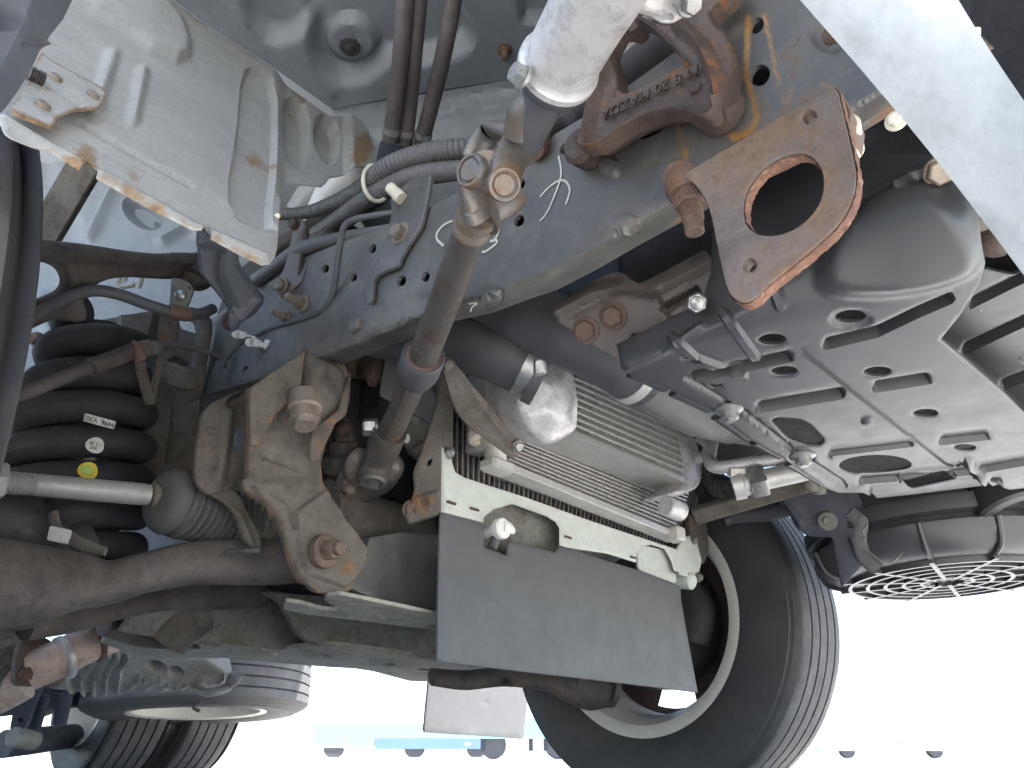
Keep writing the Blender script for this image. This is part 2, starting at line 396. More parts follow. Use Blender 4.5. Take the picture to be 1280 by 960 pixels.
mat('dusty_steel', (.086, .072, .058), (.132, .112, .090), (.140, .131, .112), rough=.85, scale=13, rust=.20, rustc=((.10, .055, .032), (.21, .115, .06)), bump=.45, bscale=110)
mat('dusty_steel_green', (.15, .148, .128), (.20, .195, .168), (.12, .10, .075), rough=.8, scale=11, rust=.14, bump=.3)
mat('forged_rust', (.066, .053, .046), (.104, .085, .075), (.125, .106, .092), rough=.75, scale=10, rust=.22, rustc=((.06, .03, .02), (.15, .08, .05)), bump=.5, bscale=220)
mat('cast_rust', (.082, .056, .046), (.130, .090, .073), (.125, .11, .09), rough=.72, scale=14, rust=.32, rustc=((.09, .035, .02), (.25, .115, .05)), bump=.7, bscale=160, metal=.15)
mat('plate_rust', (.125, .098, .086), (.180, .142, .125), (.185, .110, .062), rough=.68, scale=9, rust=.18, rustc=((.12, .066, .044), (.24, .145, .09)), bump=.35, bscale=150, wearg=.4)
mat('plate_edge', (.16, .075, .05), (.22, .11, .07), rough=.85, scale=30, rust=.6, rustc=((.05, .025, .018), (.30, .17, .12)), bump=1.0, bscale=240)
mat('deep_rust', (.082, .047, .037), (.125, .075, .056), (.155, .082, .045), rough=.8, scale=25, rust=.4, bump=.6, bscale=220)
mat('bright_rust', (.125, .080, .060), (.185, .125, .09), (.11, .075, .06), rough=.75, scale=30, rust=.3, bump=.5, bscale=240)
mat('brown_brace', (.095, .075, .066), (.140, .112, .098), (.18, .165, .14), rough=.42, scale=10, rust=.1, bump=.15, dust=.25, dustc=(.22, .20, .16))
mat('shaft_steel', (.10, .088, .078), (.155, .142, .128), (.12, .092, .072), rough=.5, scale=18, rust=.12, rustc=((.13, .07, .035), (.30, .17, .08)), bump=.18, metal=.45)
mat('yoke_steel', (.12, .11, .10), (.18, .165, .15), (.20, .125, .07), rough=.42, scale=26, rust=.22, rustc=((.18, .09, .035), (.38, .21, .09)), bump=.2, metal=.5, wearg=.6)
mat('black_rubber', (.022, .022, .025), (.034, .034, .037), rough=.6, scale=12, bump=.12, dust=.35, dustc=(.11, .10, .095))
mat('hose_rubber', (.040, .042, .048), (.062, .064, .070), rough=.5, scale=9, bump=.08, dust=.6, dustc=(.15, .148, .148), speck=.3)
mat('old_hose', (.050, .040, .040), (.085, .068, .066), (.035, .03, .03), rough=.6, scale=18, bump=.2, dust=.3, dustc=(.13, .11, .10), speck=.5)
mat('conduit', (.10, .10, .105), (.14, .14, .142), rough=.55, scale=14, bump=.05, dust=.3, dustc=(.20, .18, .15))
mat('tyre_rubber', (.030, .030, .032), (.045, .045, .047), rough=.62, scale=9, bump=.25, bscale=90, dust=.5, dustc=(.095, .088, .08), speck=.4)
mat('far_blue', (.205, .232, .24), (.22, .245, .255), rough=.5, scale=2, bump=0)
mat('far_tyre', (.07, .07, .075), (.09, .09, .095), rough=.8, bump=0)
mat('tread_rubber', (.058, .058, .061), (.095, .095, .097), rough=.85, scale=22, bump=.35, bscale=90, dust=.3, dustc=(.2, .19, .18))
mat('coil_black', (.014, .015, .020), (.022, .023, .028), rough=.68, scale=10, bump=.12, dust=.35, dustc=(.07, .06, .052))
mat('cover_plastic', (.022, .023, .027), (.032, .033, .037), rough=.34, rrange=.05, grit=.05, scale=4, bump=.02, dust=.20, dustc=(.12, .12, .115), dscale=7, speck=.7, spec=.6)
mat('flap_rubber', rust=.02, wearg=.5, rsoft=.2, rustc=((.13, .125, .118), (.18, .172, .16)), c1=(.080, .081, .084), c2=(.096, .097, .100), rough=.55, scale=4, bump=.06, dust=.14, dustc=(.12, .12, .12), speck=.9, grit=.08, rrange=.05)
mat('cast_aluminium', (.55, .53, .52), (.70, .68, .66), (.40, .38, .37), rough=.5, scale=28, rust=0, bump=.25, bscale=120, metal=.35, rustc=((.3, .2, .17), (.45, .35, .3)))
mat('fin_aluminium', (.56, .53, .49), (.66, .63, .59), rough=.55, scale=30, bump=.1, metal=.4, dust=.4, dustc=(.40, .36, .31), dscale=12)
mat('fin_dark', (.11, .10, .095), (.16, .145, .135), rough=.7, scale=30, bump=.1, dust=.3, dustc=(.2, .17, .14))
mat('tube_aluminium', (.50, .48, .45), (.60, .58, .55), rough=.45, scale=40, bump=.06, metal=.45)
mat('support_paint', (.50, .53, .47), (.56, .59, .53), rough=.45, scale=12, rust=.03, rustc=((.35, .22, .12), (.5, .4, .28)), bump=.05, dust=.2, dustc=(.42, .40, .36))
mat('zinc_bolt', (.27, .27, .255), (.40, .40, .38), rough=.35, scale=60, bump=.1, metal=.7, rust=.05)
mat('brown_bolt', (.20, .165, .13), (.30, .25, .20), rough=.55, scale=60, bump=.3, metal=.4, rust=.25, rustc=((.2, .1, .05), (.36, .2, .1)))
mat('white_plastic', (.74, .73, .70), (.80, .79, .76), rough=.35, scale=30, bump=.03)
mat('cream_plastic', (.70, .66, .54), (.62, .55, .40), rough=.5, scale=60, bump=.05)
mat('yellow_label', (.72, .53, .05), (.78, .60, .08), rough=.6, scale=60, bump=0)
mat('green_mark', (.30, .48, .10), (.45, .58, .16), rough=.6, scale=80, bump=0)
mat('paper_label', (.70, .69, .64), (.60, .58, .53), rough=.7, scale=90, bump=0, rust=.1, rustc=((.1, .08, .05), (.25, .2, .15)))
mat('ink', (.05, .05, .05), (.08, .08, .08), rough=.8, bump=0)
mat('paint_pen', (.62, .62, .56), (.50, .48, .38), rough=.6, scale=60, bump=.05)
mat('tie_rod_grey', (.28, .28, .27), (.34, .34, .325), rough=.5, scale=14, bump=.06, metal=.3, dust=.2, dustc=(.25, .22, .19))
mat('bellows_rubber', (.055, .054, .055), (.085, .082, .08), rough=.65, scale=12, bump=.1, dust=.35, dustc=(.17, .15, .125))
mat('exhaust_steel', (.50, .38, .31), (.58, .46, .385), (.40, .26, .19), rough=.6, scale=20, rust=.1, rustc=((.22, .11, .06), (.34, .2, .12)), bump=.15, metal=.3)
mat('gearbox_cast', (.24, .23, .205), (.31, .295, .265), rough=.65, scale=12, bump=.3, metal=.2, dust=.4, dustc=(.2, .175, .14))
mat('dark_iron', (.025, .024, .026), (.045, .042, .042), rough=.7, scale=10, bump=.3, rust=.12)
mat('rim_paint', (.52, .50, .44), (.60, .58, .52), rough=.45, scale=10, rust=.05, bump=.05, dust=.3, dustc=(.36, .31, .25))
mat('rim_inner', (.075, .052, .045), (.11, .075, .062), rough=.7, scale=12, rust=.2, bump=.3)
mat('bumper_paint', (.40, .42, .43), (.48, .50, .51), (.35, .37, .38), rough=.32, scale=7, bump=.03, dust=.3, dustc=(.36, .36, .35), dscale=9, speck=.3, speckc=(.85, .85, .83))
mat('body_paint', (.62, .63, .64), (.66, .67, .68), rough=.35, scale=4, bump=0)
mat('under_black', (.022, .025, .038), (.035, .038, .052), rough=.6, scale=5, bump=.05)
mat('concrete', (.56, .55, .525), (.64, .63, .60), (.52, .51, .485), rough=.9, scale=1.3, bump=.3, bscale=60)
mat('bus_white', (.74, .75, .76), (.78, .79, .80), rough=.3, scale=2, bump=0)
mat('bus_blue', (.11, .19, .34), (.13, .21, .38), rough=.3, scale=2, bump=0)
mat('truck_cyan', (.20, .62, .72), (.24, .66, .76), rough=.35, scale=2, bump=0)
mat('window_glass', (.36, .43, .45), (.40, .47, .49), rough=.25, scale=2, bump=0, spec=.8)
mat('lamp_orange', (.65, .33, .16), (.7, .37, .2), rough=.3, bump=0)
mat('lamp_red', (.6, .22, .18), (.65, .25, .2), rough=.3, bump=0)
mat('yoke_rust', (.13, .108, .088), (.19, .160, .13), (.21, .135, .075), rough=.6, scale=30, rust=.2, rustc=((.16, .085, .04), (.30, .18, .09)), bump=.3, metal=.2)
mat('duct_grey', (.15, .148, .142), (.20, .196, .188), rough=.55, scale=10, bump=.1, dust=.4, dustc=(.22, .20, .18))
mat('lit_dusty_flange', (.27, .25, .21), (.34, .32, .27), (.20, .165, .125), rough=.8, scale=10, rust=.12, bump=.3)  # dusty crossmember steel, colour lightened to stand in for light reflected off the ground
mat('copper_rust', (.115, .062, .045), (.165, .092, .066), rough=.6, scale=40, bump=.2)
mat('teal_plate', (.20, .55, .42), (.25, .6, .48), rough=.5, bump=0)

# ------------------------------------------------------------------ setting
g = 220.0; GZ = .036
ground = build('ground', [(-g, -g, GZ), (g, -g, GZ), (g, g, GZ), (-g, g, GZ)], [(0, 1, 2, 3)], 'concrete', smooth=False)
ground['kind'] = 'structure'; ground['label'] = 'pale sunlit concrete yard under the truck'; ground['category'] = 'ground'
truck = empty('truck', (.65, 1.4, .036), None, 'light truck seen from below with rusty suspension, grey frame and radiator')
truck['category'] = 'truck'
# ------------------------------------------------------------------ cab and load bed (they shade everything below)
mb = MB(); mb.add(rbox((.65, .62, 1.62), (.86, 0, 0), (0, .74, 0), (0, 0, .62), .08))
mb.obj('cab_body', 'body_paint', truck)
build('front_panel', *rbox((.65, -.125, .76), (.86, 0, 0), (0, .02, 0), (0, 0, .30), .2), 'under_black', truck)
mb = MB(); mb.add(boxv((.65, 3.2, 1.02), (.95, 0, 0), (0, 1.75, 0), (0, 0, .07))); 
for k in range(8): mb.add(boxv((.65, 1.6+k*.45, .92), (.9, 0, 0), (0, .03, 0), (0, 0, .035)))
mb.obj('load_bed', 'body_paint', truck)
mb = MB()
for x in (.36, .96): mb.add(boxv((x, 3.0, .62), (.03, 0, 0), (0, 2.0, 0), (0, 0, .075)))
for y in (1.5, 2.3, 3.6, 4.7): mb.add(boxv((.66, y, .62), (.3, 0, 0), (0, .03, 0), (0, 0, .06)))
mb.obj('rear_frame', 'under_black', truck)
# floor of the cab, pressed sheet
fz = planeZ(.95)
fo = [(150, -45), (217, 0), (262, 34), (338, 82), (416, 137), (440, 131), (540, 114), (655, 97), (740, 70), (850, 20), (1000, -60)]
fh = add(pocket(chaikin([(295, -80), (308, 15), (322, 40), (345, 50), (370, 46), (392, 20), (420, -80)], 3), 20, -.02),
         pocket(chaikin([(385, -60), (388, 30), (393, 75), (415, 98), (440, 104), (465, 92), (486, 74), (510, 80), (546, 74), (582, 62), (588, 45), (572, 15), (540, -60)], 3), 20, -.028),
         pocket(ell(437, 62, 33, 27, 10), 12, .012), rib([(250, -20), (300, 20), (416, 118)], 9, .004),
         pocket([(640, -50), (655, 25), (720, 30), (760, -50)], 14, -.015))
cab_floor = sheet('cab_floor', fo, fz, 'floor_paint', truck, holes=[ell(437, 62, 12, 10.5, 10)], hf=fh, step=5, thick=.0015,
      wear=lambda u, v: .25*ss(1-segdist(u, v, fo[1:8])/9)+.12*ss(1-np.hypot(u-418, v-33)/14)+.10*ss(1-np.hypot(u-318, v-28)/14), label='grey blue pressed floor panel of the cab')
build('floor_plug', *lathe(on(fz, 437, 62)+Vector((0, 0, .006)), (0, 0, -1), [(0, .014), (.002, .0135), (.003, .006), (.006, .005), (.007, 0)], 24), 'black_rubber', cab_floor)
bolt(on(fz, 631, 62), (0, 0, -1), .008, cab_floor, 'deep_rust', washer=1.3, h=.5, stud=.012, rot=.2)
# seam flange + panel below it
pp = plane3((430, 135, 1.05), (655, 97, 1.0), (560, 260, 1.02))
po = [(416, 137), (440, 133), (540, 116), (655, 99), (760, 75), (860, 20), (900, 60), (860, 140), (760, 200), (640, 280), (480, 320), (440, 260), (430, 180)]
panel = sheet('bulkhead_panel', po, pp, 'floor_paint', truck, step=7, thick=.0015, hf=add(rib([(416, 139), (540, 119), (655, 101), (760, 77)], 7, .008), rib([(440, 150), (560, 138), (680, 125)], 12, -.006)),
      wear=lambda u, v: .42*ss(1-segdist(u, v, po[0:5])/7)+.46*ss(1-segdist(u, v, [(550, 150), (575, 136)])/6)+.44*ss(1-segdist(u, v, [(598, 128), (610, 122)])/5)+.46*ss(1-segdist(u, v, [(610, 148), (640, 130)])/6)+.46*ss(1-segdist(u, v, [(540, 160), (556, 156)])/4))

# ------------------------------------------------------------------ heat shield
sp_ = plane3((5, 150, .40), (250, 20, .90), (430, 140, 1.03))
so = [(2, 157), (7, 166), (15, 172), (60, 190), (99, 212), (104, 207), (112, 206), (119, 212), (120, 223), (180, 257), (240, 289), (250, 291), (254, 285), (261, 288), (263, 299), (300, 317), (328, 330), (338, 329), (344, 321), (347, 308),
      (349, 277), (354, 228), (358, 221), (370, 219), (408, 224), (414, 219), (418, 213), (442, 210), (466, 208), (467, 187), (457, 154), (448, 144), (436, 139), (416, 137), (338, 82), (262, 34), (217, 0), (180, -30), (30, -30), (-30, 60), (-40, 130)]
sh = add(pocket([(40, -60), (190, -20), (226, 24), (236, 52), (234, 72), (220, 76), (188, 62), (160, 40), (120, 14)], 12, .008),
         rib([(101, 154), (170, 193), (240, 232)], 5, -.0022), rib([(140, 70), (120, 130)], 14, .004), rib([(178, 90), (166, 150)], 12, .004),
         pocket(chaikin([(318, 85), (345, 102), (345, 200), (335, 278), (348, 288), (300, 275), (284, 245), (298, 170), (304, 90)], 1), 6, -.006),
         pocket(chaikin([(362, 112), (390, 126), (388, 196), (368, 200), (356, 150)], 1), 7, -.012),
         pocket(chaikin([(402, 132), (428, 150), (426, 192), (414, 196), (398, 170)], 1), 7, -.013),
         pocket([(436, 130), (480, 150), (480, 215), (438, 215)], 8, .010),
         pocket([(354, 60), (354, 240), (480, 240), (480, 60)], 22, -.009),
         rib([(2, 150), (60, 185), (100, 206), (240, 284), (330, 322)], 8, .004))
def shw(u, v):
    e = segdist(u, v, so[3:17]); w = .34*ss(1-e/26)+.25*ss(1-e/8)
    for x, y, r, k in ((104, 195, 34, .75), (68, 160, 26, .5), (160, 210, 26, .40), (175, 225, 20, .4), (195, 270, 22, .45), (315, 190, 26, .55), (330, 200, 22, .6), (345, 205, 14, .5), (190, 185, 18, .42), (375, 130, 20, .55), (350, 120, 16, .4), (268, 92, 12, .45), (270, 70, 10, .35), (60, 62, 8, .5), (145, 130, 10, .2), (240, 30, 30, .45), (455, 180, 30, .95), (448, 200, 22, .8), (350, 175, 14, .5), (300, 70, 20, .3), (380, 110, 24, .4), (275, 190, 6, .7)):
        w = w+k*ss(1-np.hypot(u-x, v-y)/r)
    e2 = segdist(u, v, so[33:37]); return w+.4*ss(1-e2/8)
shield = sheet('heat_shield', so, sp_, 'shield_steel', truck, hf=sh, step=4, thick=.0014, bev=.8, wear=shw, label='pale steel heat shield with rust spots along its lower edge')
bo = rc([(44, 78), (56, 88), (124, 124), (126, 132), (118, 148), (108, 150), (84, 152), (66, 160), (58, 176), (10, 158), (4, 148), (16, 140), (20, 128), (30, 118)], 6)
def offm(mp, h):
    def g_(u, v):
        p = mp(u, v); n = np.array(nrm(mp, 640., 480.)) ; n = np.array(nrm(mp, float(np.mean(u)), float(np.mean(v)))); return p+n*h
    return g_
sbr = sheet('mounting_plate', bo, offm(sp_, .009), 'shield_steel', shield, hf=rib([(30, 112), (100, 150)], 3, -.0012), step=4, thick=.002, bev=.8, wear=lambda u, v: .3+.5*ss(1-segdist(u, v, bo, True)/6))
for (u, v) in ((61, 113), (108, 134), (45, 149)):
    p = on(offm(sp_, .010), u, v); n = nrm(sp_, u, v); build('rivet', *lathe(p, n, [(-.001, .0042), (.0008, .0042), (.0018, .003), (.002, 0)], 20), 'brown_bolt', shield)
tube('edge_spring', [on(offm(sp_, .012), 26, 112), on(offm(sp_, .012), 46, 121)], .0042, 'shaft_steel', shield, sub=40, rmod=lambda s: 1+.18*math.sin(s*4200))
build('push_clip', *lathe(on(offm(sp_, .004), 343, 276), nrm(sp_, 343, 276), [(0, .0022), (.001, .0022), (.0025, .0012), (.003, 0)], 16), 'cream_plastic', shield)

# ------------------------------------------------------------------ blurred near panel, top corner
cp = plane3((0, 0, .30), (90, 0, .36), (0, 140, .31))
corner = sheet('wing_liner', [(-60, -60), (120, -60), (92, 0), (80, 25), (60, 50), (50, 66), (38, 92), (24, 114), (8, 136), (-6, 150), (-60, 190)], cp, 'blue_plastic', truck, step=5, thick=.004, bev=2,
      hf=add(bar([(45, -40), (24, 20), (0, 70), (-20, 110)], 8, .004, 6), pocket([(-40, -40), (24, -40), (16, 18), (6, 34), (-12, 36), (-40, 36)], 8, -.012), rib([(20, 52), (58, 54)], 6, .003)))

# ------------------------------------------------------------------ near frame rail
topL = [(250, 408), (262, 400), (330, 350), (375, 324), (424, 304), (467, 289), (533, 261), (569, 242), (650, 194), (740, 140), (892, 30), (931, 0), (1000, -55)]
botL = [(1240, 55), (1130, 127), (1060, 170), (960, 218), (849, 274), (801, 300), (770, 318), (735, 338), (692, 360), (659, 371), (614, 388), (557, 401), (512, 420), (434, 450), (360, 478), (300, 497), (244, 512)]
def railmap(u, v):
    d = segdist(u, v, botL); k = ss(1-d/(20+.02*(u-250)))
    x = .35+.035*k**2
    r_ = rays(u, v); return CAM+r_*(x/r_[..., 0])[..., None]
rail_holes = [ell(466, 311, 4.2, 6, 20), ell(407, 336, 4, 5.5, 20), ell(442, 347, 4, 5.3, 20), ell(502, 351, 5.5, 7, 20), ell(532, 346, 5, 6.5, 20), ell(649, 276, 6, 7.5, 25), ell(651, 230, 5, 7, 25), ell(705, 186, 5, 7, 25),
              ell(946, 32, 8, 11, 30), ell(950, 94, 12, 14, 30), ell(1040, 38, 13, 12, 0), rc([(791, 172), (803, 160), (826, 150), (834, 152), (826, 164), (806, 174)], 4),
              ell(285, 452, 4, 9, 25), ell(268, 460, 6, 14, 20), ell(306, 462, 2.5, 5, 30)]
def rstain(u, v):
    w = 0
    for P, r, k in (([(935, 20), (934, 60), (932, 95), (941, 120), (946, 148), (938, 164), (918, 172), (905, 160), (900, 148)], 7, 1.0), ([(955, 18), (962, 50), (968, 80), (974, 105)], 6, .75), ([(845, 148), (850, 170), (857, 195)], 5, .9), ([(857, 190), (857, 198)], 6, 1.0),
                    ([(876, 152), (896, 156), (908, 150)], 7, .9), ([(920, 172), (940, 168)], 8, .8), ([(975, 118), (985, 130), (990, 108)], 8, .5), ([(1085, 90), (1100, 95)], 12, .45), ([(1028, 105), (1045, 112)], 8, .6), ([(765, 190), (766, 200)], 4, .6)):
        w = w+k*ss(1-segdist(u, v, P)/r)
    return w
def rwear(u, v): return .30*ss(1-segdist(u, v, botL)/7)+.10*ss(1-segdist(u, v, [(430, 425), (520, 405), (900, 240)])/30)+.34*ss((u-860)/120)+.22*ss((330-u)/120)
rh = add(pocket(ell(762, 211, 13, 13), 4, .004), pocket(ell(612, 371, 18, 13, -10), 5, -.002), pocket(ell(614, 372, 13, 9, -10), 4, .005), pocket(ell(785, 282, 16, 13, -10), 4, .004), pocket(ell(783, 283, 19, 16, -10), 3, -.0015), rib([(780, 288), (786, 288)], 4, .002),
         lines(*[offline(botL, r_) for r_ in (4, 9, 15, 22, 30)]), pocket(ell(1040, 40, 26, 24), 8, -.003), pocket(ell(525, 380, 16, 12, -15), 10, -.003))
rail = sheet('frame_rail', topL+botL, railmap, 'frame_paint', truck, holes=rail_holes, hf=rh, step=6, thick=.004, wear=rwear, stain=rstain, label='dark blue grey frame rail with round holes and rust streaks')
# inner box of the rail: gives it depth behind the holes
def rail_sec(k0, k1, off):
    T = [np.array(planeX(.353)(np.array([u]), np.array([v]))[0]) for u, v in topL]; B = [np.array(planeX(.353)(np.array([u]), np.array([v]))[0]) for u, v in botL[::-1]]
    ys = np.linspace(.03, .88, 24); T = np.array(sorted(T, key=lambda p: p[1])); B = np.array(sorted(B, key=lambda p: p[1]))
    return ys, np.interp(ys, T[:, 1], T[:, 2]), np.interp(ys, B[:, 1], B[:, 2])
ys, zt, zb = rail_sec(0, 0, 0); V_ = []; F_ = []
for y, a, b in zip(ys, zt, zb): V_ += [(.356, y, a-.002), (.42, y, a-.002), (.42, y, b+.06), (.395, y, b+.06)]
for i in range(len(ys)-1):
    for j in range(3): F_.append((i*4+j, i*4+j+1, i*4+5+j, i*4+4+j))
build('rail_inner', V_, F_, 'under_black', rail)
rx = planeX(.349)
def mark(P, w=.0011, closed=False): return tube('paint_mark', [on(rx, u, v) for u, v in P], w, 'paint_pen', rail, segs=8, sub=6, flat=(.5, (-1, 0, 0)))
mark([(698, 195), (701, 210), (700, 225), (690, 252), (682, 268), (675, 276)], .0009)
mark([(675, 246), (684, 236), (696, 227), (706, 226), (712, 236), (710, 247), (707, 255)], .0009)
mark([(565, 276), (555, 281), (547, 290), (546, 299), (554, 307)], .0013); mark([(609, 280), (614, 275), (621, 277), (623, 288), (618, 300), (613, 301)], .0013); mark([(618, 298), (621, 303), (612, 311), (604, 315), (599, 310)], .0012)
mark([(586, 380), (592, 379), (596, 380)], .0008); mark([(595, 380), (590, 384), (588, 390)], .0008)
bolt(on(rx, 845, 293)+Vector((.08, .03, 0)), (-.6, -.3, -.5), .008, rail, 'zinc_bolt', washer=0, h=1.2, dome=True)
build('weld_boss', *rbox(on(rx, 447, 408), (0, .008, 0), (0, 0, .006), (-.006, 0, 0), .25), 'frame_paint', rail)
th_ = on(rx, 1040, 39); tube('threaded_insert', [th_+Vector((.001, 0, 0)), th_+Vector((.02, .006, -.004))], .0055, 'deep_rust', rail, sub=36, rmod=lambda s: 1+.1*math.sin(s*4000))

# bracket plate bolted to the rail
kx = planeX(.343)
br = [(515, 222), (539, 219), (536, 240), (531, 261), (526, 282), (512, 303), (501, 321), (498, 332), (484, 338), (471, 344), (466, 351), (465, 373), (460, 380), (456, 376), (456, 352), (460, 343), (469, 330), (480, 306), (486, 282), (489, 262), (488, 250), (497, 238)]
pb = sheet('pipe_bracket', rc(br, 3), kx, 'frame_paint', truck, hf=rib([(528, 225), (520, 282), (494, 328), (468, 340), (461, 376)], 3, -.0006), step=5, thick=.004, bev=1.2, wear=lambda u, v: .16*ss(1-segdist(u, v, br, True)/5)+.12, label='dusty steel bracket bolted to the frame rail')
bolt(on(kx, 501, 292), (-1, 0, 0), .0085, pb, 'brown_bolt', washer=1.45, h=.95)
c0 = on(kx, 506, 251)+Vector((-.004, 0, 0)); c1 = on(kx, 494, 239)+Vector((-.016, 0, .003))
build('connector', *lathe(c0, c1-c0, [(0, .0065), (.008, .0072), (.0085, .0062), (.021, .0062), (.021, .0045), (.012, .0045), (.012, 0)], 20), 'cream_plastic', pb, label='white plastic plug with a yellowed end')
# ------------------------------------------------------------------ three hoses hanging from the cab
def Pd(L): return [at(u, v, d=d) for u, v, d in L]
for P, r in (([(508, -30, .74), (502, 60, .78), (494, 130, .82), (488, 176, .85)], .0095), ([(526, -30, .75), (518, 60, .79), (512, 125, .83), (506, 180, .86)], .0095), ([(572, -30, .74), (556, 60, .78), (542, 120, .82), (526, 182, .86)], .0092)):
    h_ = tube('coolant_hose', Pd(P), r, 'old_hose', truck, segs=20, sub=10, label='dusty black rubber hose running up to the cab')
    a, b = Pd([P[-1]])[0], Pd([P[-2]])[0]; n = (b-a).normalized()
    build('hose_clamp', *ring_lathe(a+n*.010, n, [(0, r*1.02), (0, r*1.13), (.007, r*1.13), (.007, r*1.02)], 32), 'zinc_bolt', h_)
hold = sheet('hose_holder', rc([(474, 178), (484, 168), (496, 180), (540, 186), (536, 200), (520, 208), (480, 222), (472, 212)], 4), plane3((474, 190, .86), (540, 190, .89), (500, 215, .85)), 'under_black', truck, step=6, thick=.02, bev=1.5)
# corrugated conduits and pipes along the top of the rail
cd = Pd([(340, 268, .95), (380, 266, .93), (415, 255, .90), (450, 236, .86), (485, 208, .82), (530, 192, .80), (575, 186, .79), (620, 184, .80)])
con = tube('corrugated_conduit', cd, [.0075, .0078, .009, .0095, .0105, .0112, .0112, .0112], 'conduit', truck, sub=60, segs=18, ang=80, rmod=lambda s: 1+.07*math.sin(s*1150), label='grey corrugated wiring conduit looping above the frame rail')
cd2 = Pd([(395, 292, .96), (430, 268, .90), (462, 246, .855), (505, 224, .82), (550, 215, .80), (620, 208, .80)])
tube('corrugated_conduit', cd2, [.010, .011, .0115, .0122, .0122, .0122], 'conduit', truck, sub=60, segs=18, ang=80, rmod=lambda s: 1+.025*math.sin(s*1500))
zt_ = at(470, 229, d=.835); zn = (cd[4]-cd[3]).normalized()
build('cable_tie', *[x for x in sweep([zt_+basis(zn)[1]*(.017*math.cos(t))+basis(zn)[2]*(.024*math.sin(t)) for t in np.linspace(0, 2*math.pi, 14, endpoint=False)], .0024, segs=8, sub=3, closed=True)], 'cream_plastic', con)
for P, r, m_ in (([(318, 352, .93), (345, 332, .90), (375, 312, .87), (420, 300, .84), (470, 292, .82), (500, 287, .80)], .0085, 'conduit'), ([(360, 330, .98), (400, 300, .95), (440, 268, .92), (480, 238, .90), (520, 215, .88)], .012, 'old_hose'),
                 ([(340, 316, .99), (390, 286, .97), (430, 258, .95), (470, 230, .93)], .014, 'old_hose')):
    tube('fuel_hose', Pd(P), r, m_, truck, sub=10, segs=18)
tube('washer_tube', Pd([(395, 285, 1.0), (415, 250, .98), (445, 222, .97), (470, 212, .97)]), [.02, .026, .028, .02], 'white_plastic', truck, sub=8, segs=20)
tube('washer_tube', Pd([(372, 270, 1.02), (405, 238, 1.02), (450, 222, 1.02)]), [.02, .03, .02], 'shield_steel', truck, sub=8, segs=20)
bp = Pd([(500, 265, .755), (470, 269, .758), (444, 274, .762), (432, 281, .765), (427, 294, .768), (423, 320, .770), (418, 355, .775), (411, 378, .780), (398, 392, .79), (370, 401, .82), (340, 410, .86), (318, 421, .885)])
brake_pipe = tube('brake_pipe', bp, .0035, 'hose_rubber', truck, sub=8, segs=14, label='thin dark brake pipe bent around the rail')
# white pipe clips on the rail
for (u, v, d, a) in ((303, 419, .87, 12), (320, 429, .855, 8)):
    c = at(u, v, d=d); ca, sa = math.cos(math.radians(a)), math.sin(math.radians(a)); rr = Vector(_r); uu = Vector(_u); x = rr*ca-uu*sa; y = rr*sa+uu*ca; z = x.cross(y)
    mb = MB(); mb.add(rbox(c, x*.0062, y*.0045, z*.006, .3)); mb.add(rbox(c+x*.011-y*.001, x*.007, y*.003, z*.004, .3)); mb.add(lathe(c-x*.006, z, [(-.006, .005), (.006, .005)], 18))
    if v > 420: mb.add(rbox(c+x*.016, x*.006, y*.006, z*.003, .2))
    mb.obj('pipe_clip', 'white_plastic', truck, label='white plastic pipe clip on the frame rail')
for (u, v, r) in ((378, 380, .0085), (357, 397, .0065)):
    p = at(u, v, X=.348); bolt(p, (-1, -.1, -.05), r, rail, 'brown_bolt', washer=1.25, h=1.0, stud=.012)
# rusty clip bracket by the shield corner
kb = sheet('clip_bracket', rc([(366, 288), (372, 272), (382, 276), (384, 296), (376, 318), (372, 345), (388, 325), (388, 322), (378, 350), (352, 372), (332, 355), (350, 345), (358, 325)], 3), plane3((350, 360, .85), (380, 280, .88), (390, 330, .85)), 'brown_brace', truck, step=5, thick=.004, bev=1)
bolt(at(352, 357, X=.335), (-1, -.2, -.2), .008, kb, 'brown_bolt', washer=1.3)
bolt(at(369, 281, d=.865), (-1, -.2, -.2), .007, kb, 'deep_rust', washer=1.1)

# ------------------------------------------------------------------ steering gear and shaft
gd = .40
ga = at(697, 86, d=.425); gb = at(752, -14, d=.365); gx_ = (gb-ga).normalized(); R_ = .0225
gear = build('steering_housing', *lathe(ga-gx_*.002, gx_, [(0, R_*.72), (0, R_*1.04), (.0015, R_*1.10), (.006, R_*1.10), (.008, R_*1.02), (.012, R_*.98), (.035, R_*.97), (.05, R_*.97), (.062, R_*.99), (.09, R_*1.02), (.12, R_*1.04), (.12, 0)], 48), 'cast_aluminium', truck, label='pale cast aluminium steering housing')
gf = sheet('housing_flange', rc([(760, -40), (742, 20), (776, 30), (786, 14), (812, 20), (828, 30), (842, 30), (868, 14), (884, -10), (890, -40)], 5), plane3((760, 0, .38), (880, 0, .40), (830, 30, .40)), 'cast_aluminium', gear, step=5, thick=.014, bev=2, hf=add(pocket(ell(853, 2, 12, 9), 4, .004), rib([(790, 8), (840, 22)], 4, .002)))
bolt(at(861, 3, d=.39), nrm(plane3((760, 0, .38), (880, 0, .40), (830, 30, .40)), 860, 5), .006, gear, 'zinc_bolt', washer=1.3)
build('collar', *lathe(ga-gx_*.010, gx_, [(-.004, R_*.2), (-.004, R_*.82), (0, R_*.98), (.006, R_*1.04), (.010, R_*1.0), (.012, R_*.6)], 40), 'hose_rubber', gear)
s0 = at(655, 172, d=.475); s1 = at(692, 96, d=.43)
ushaft = empty('steering_shaft', s0, truck, 'steering shaft with two universal joints crossing the rail')
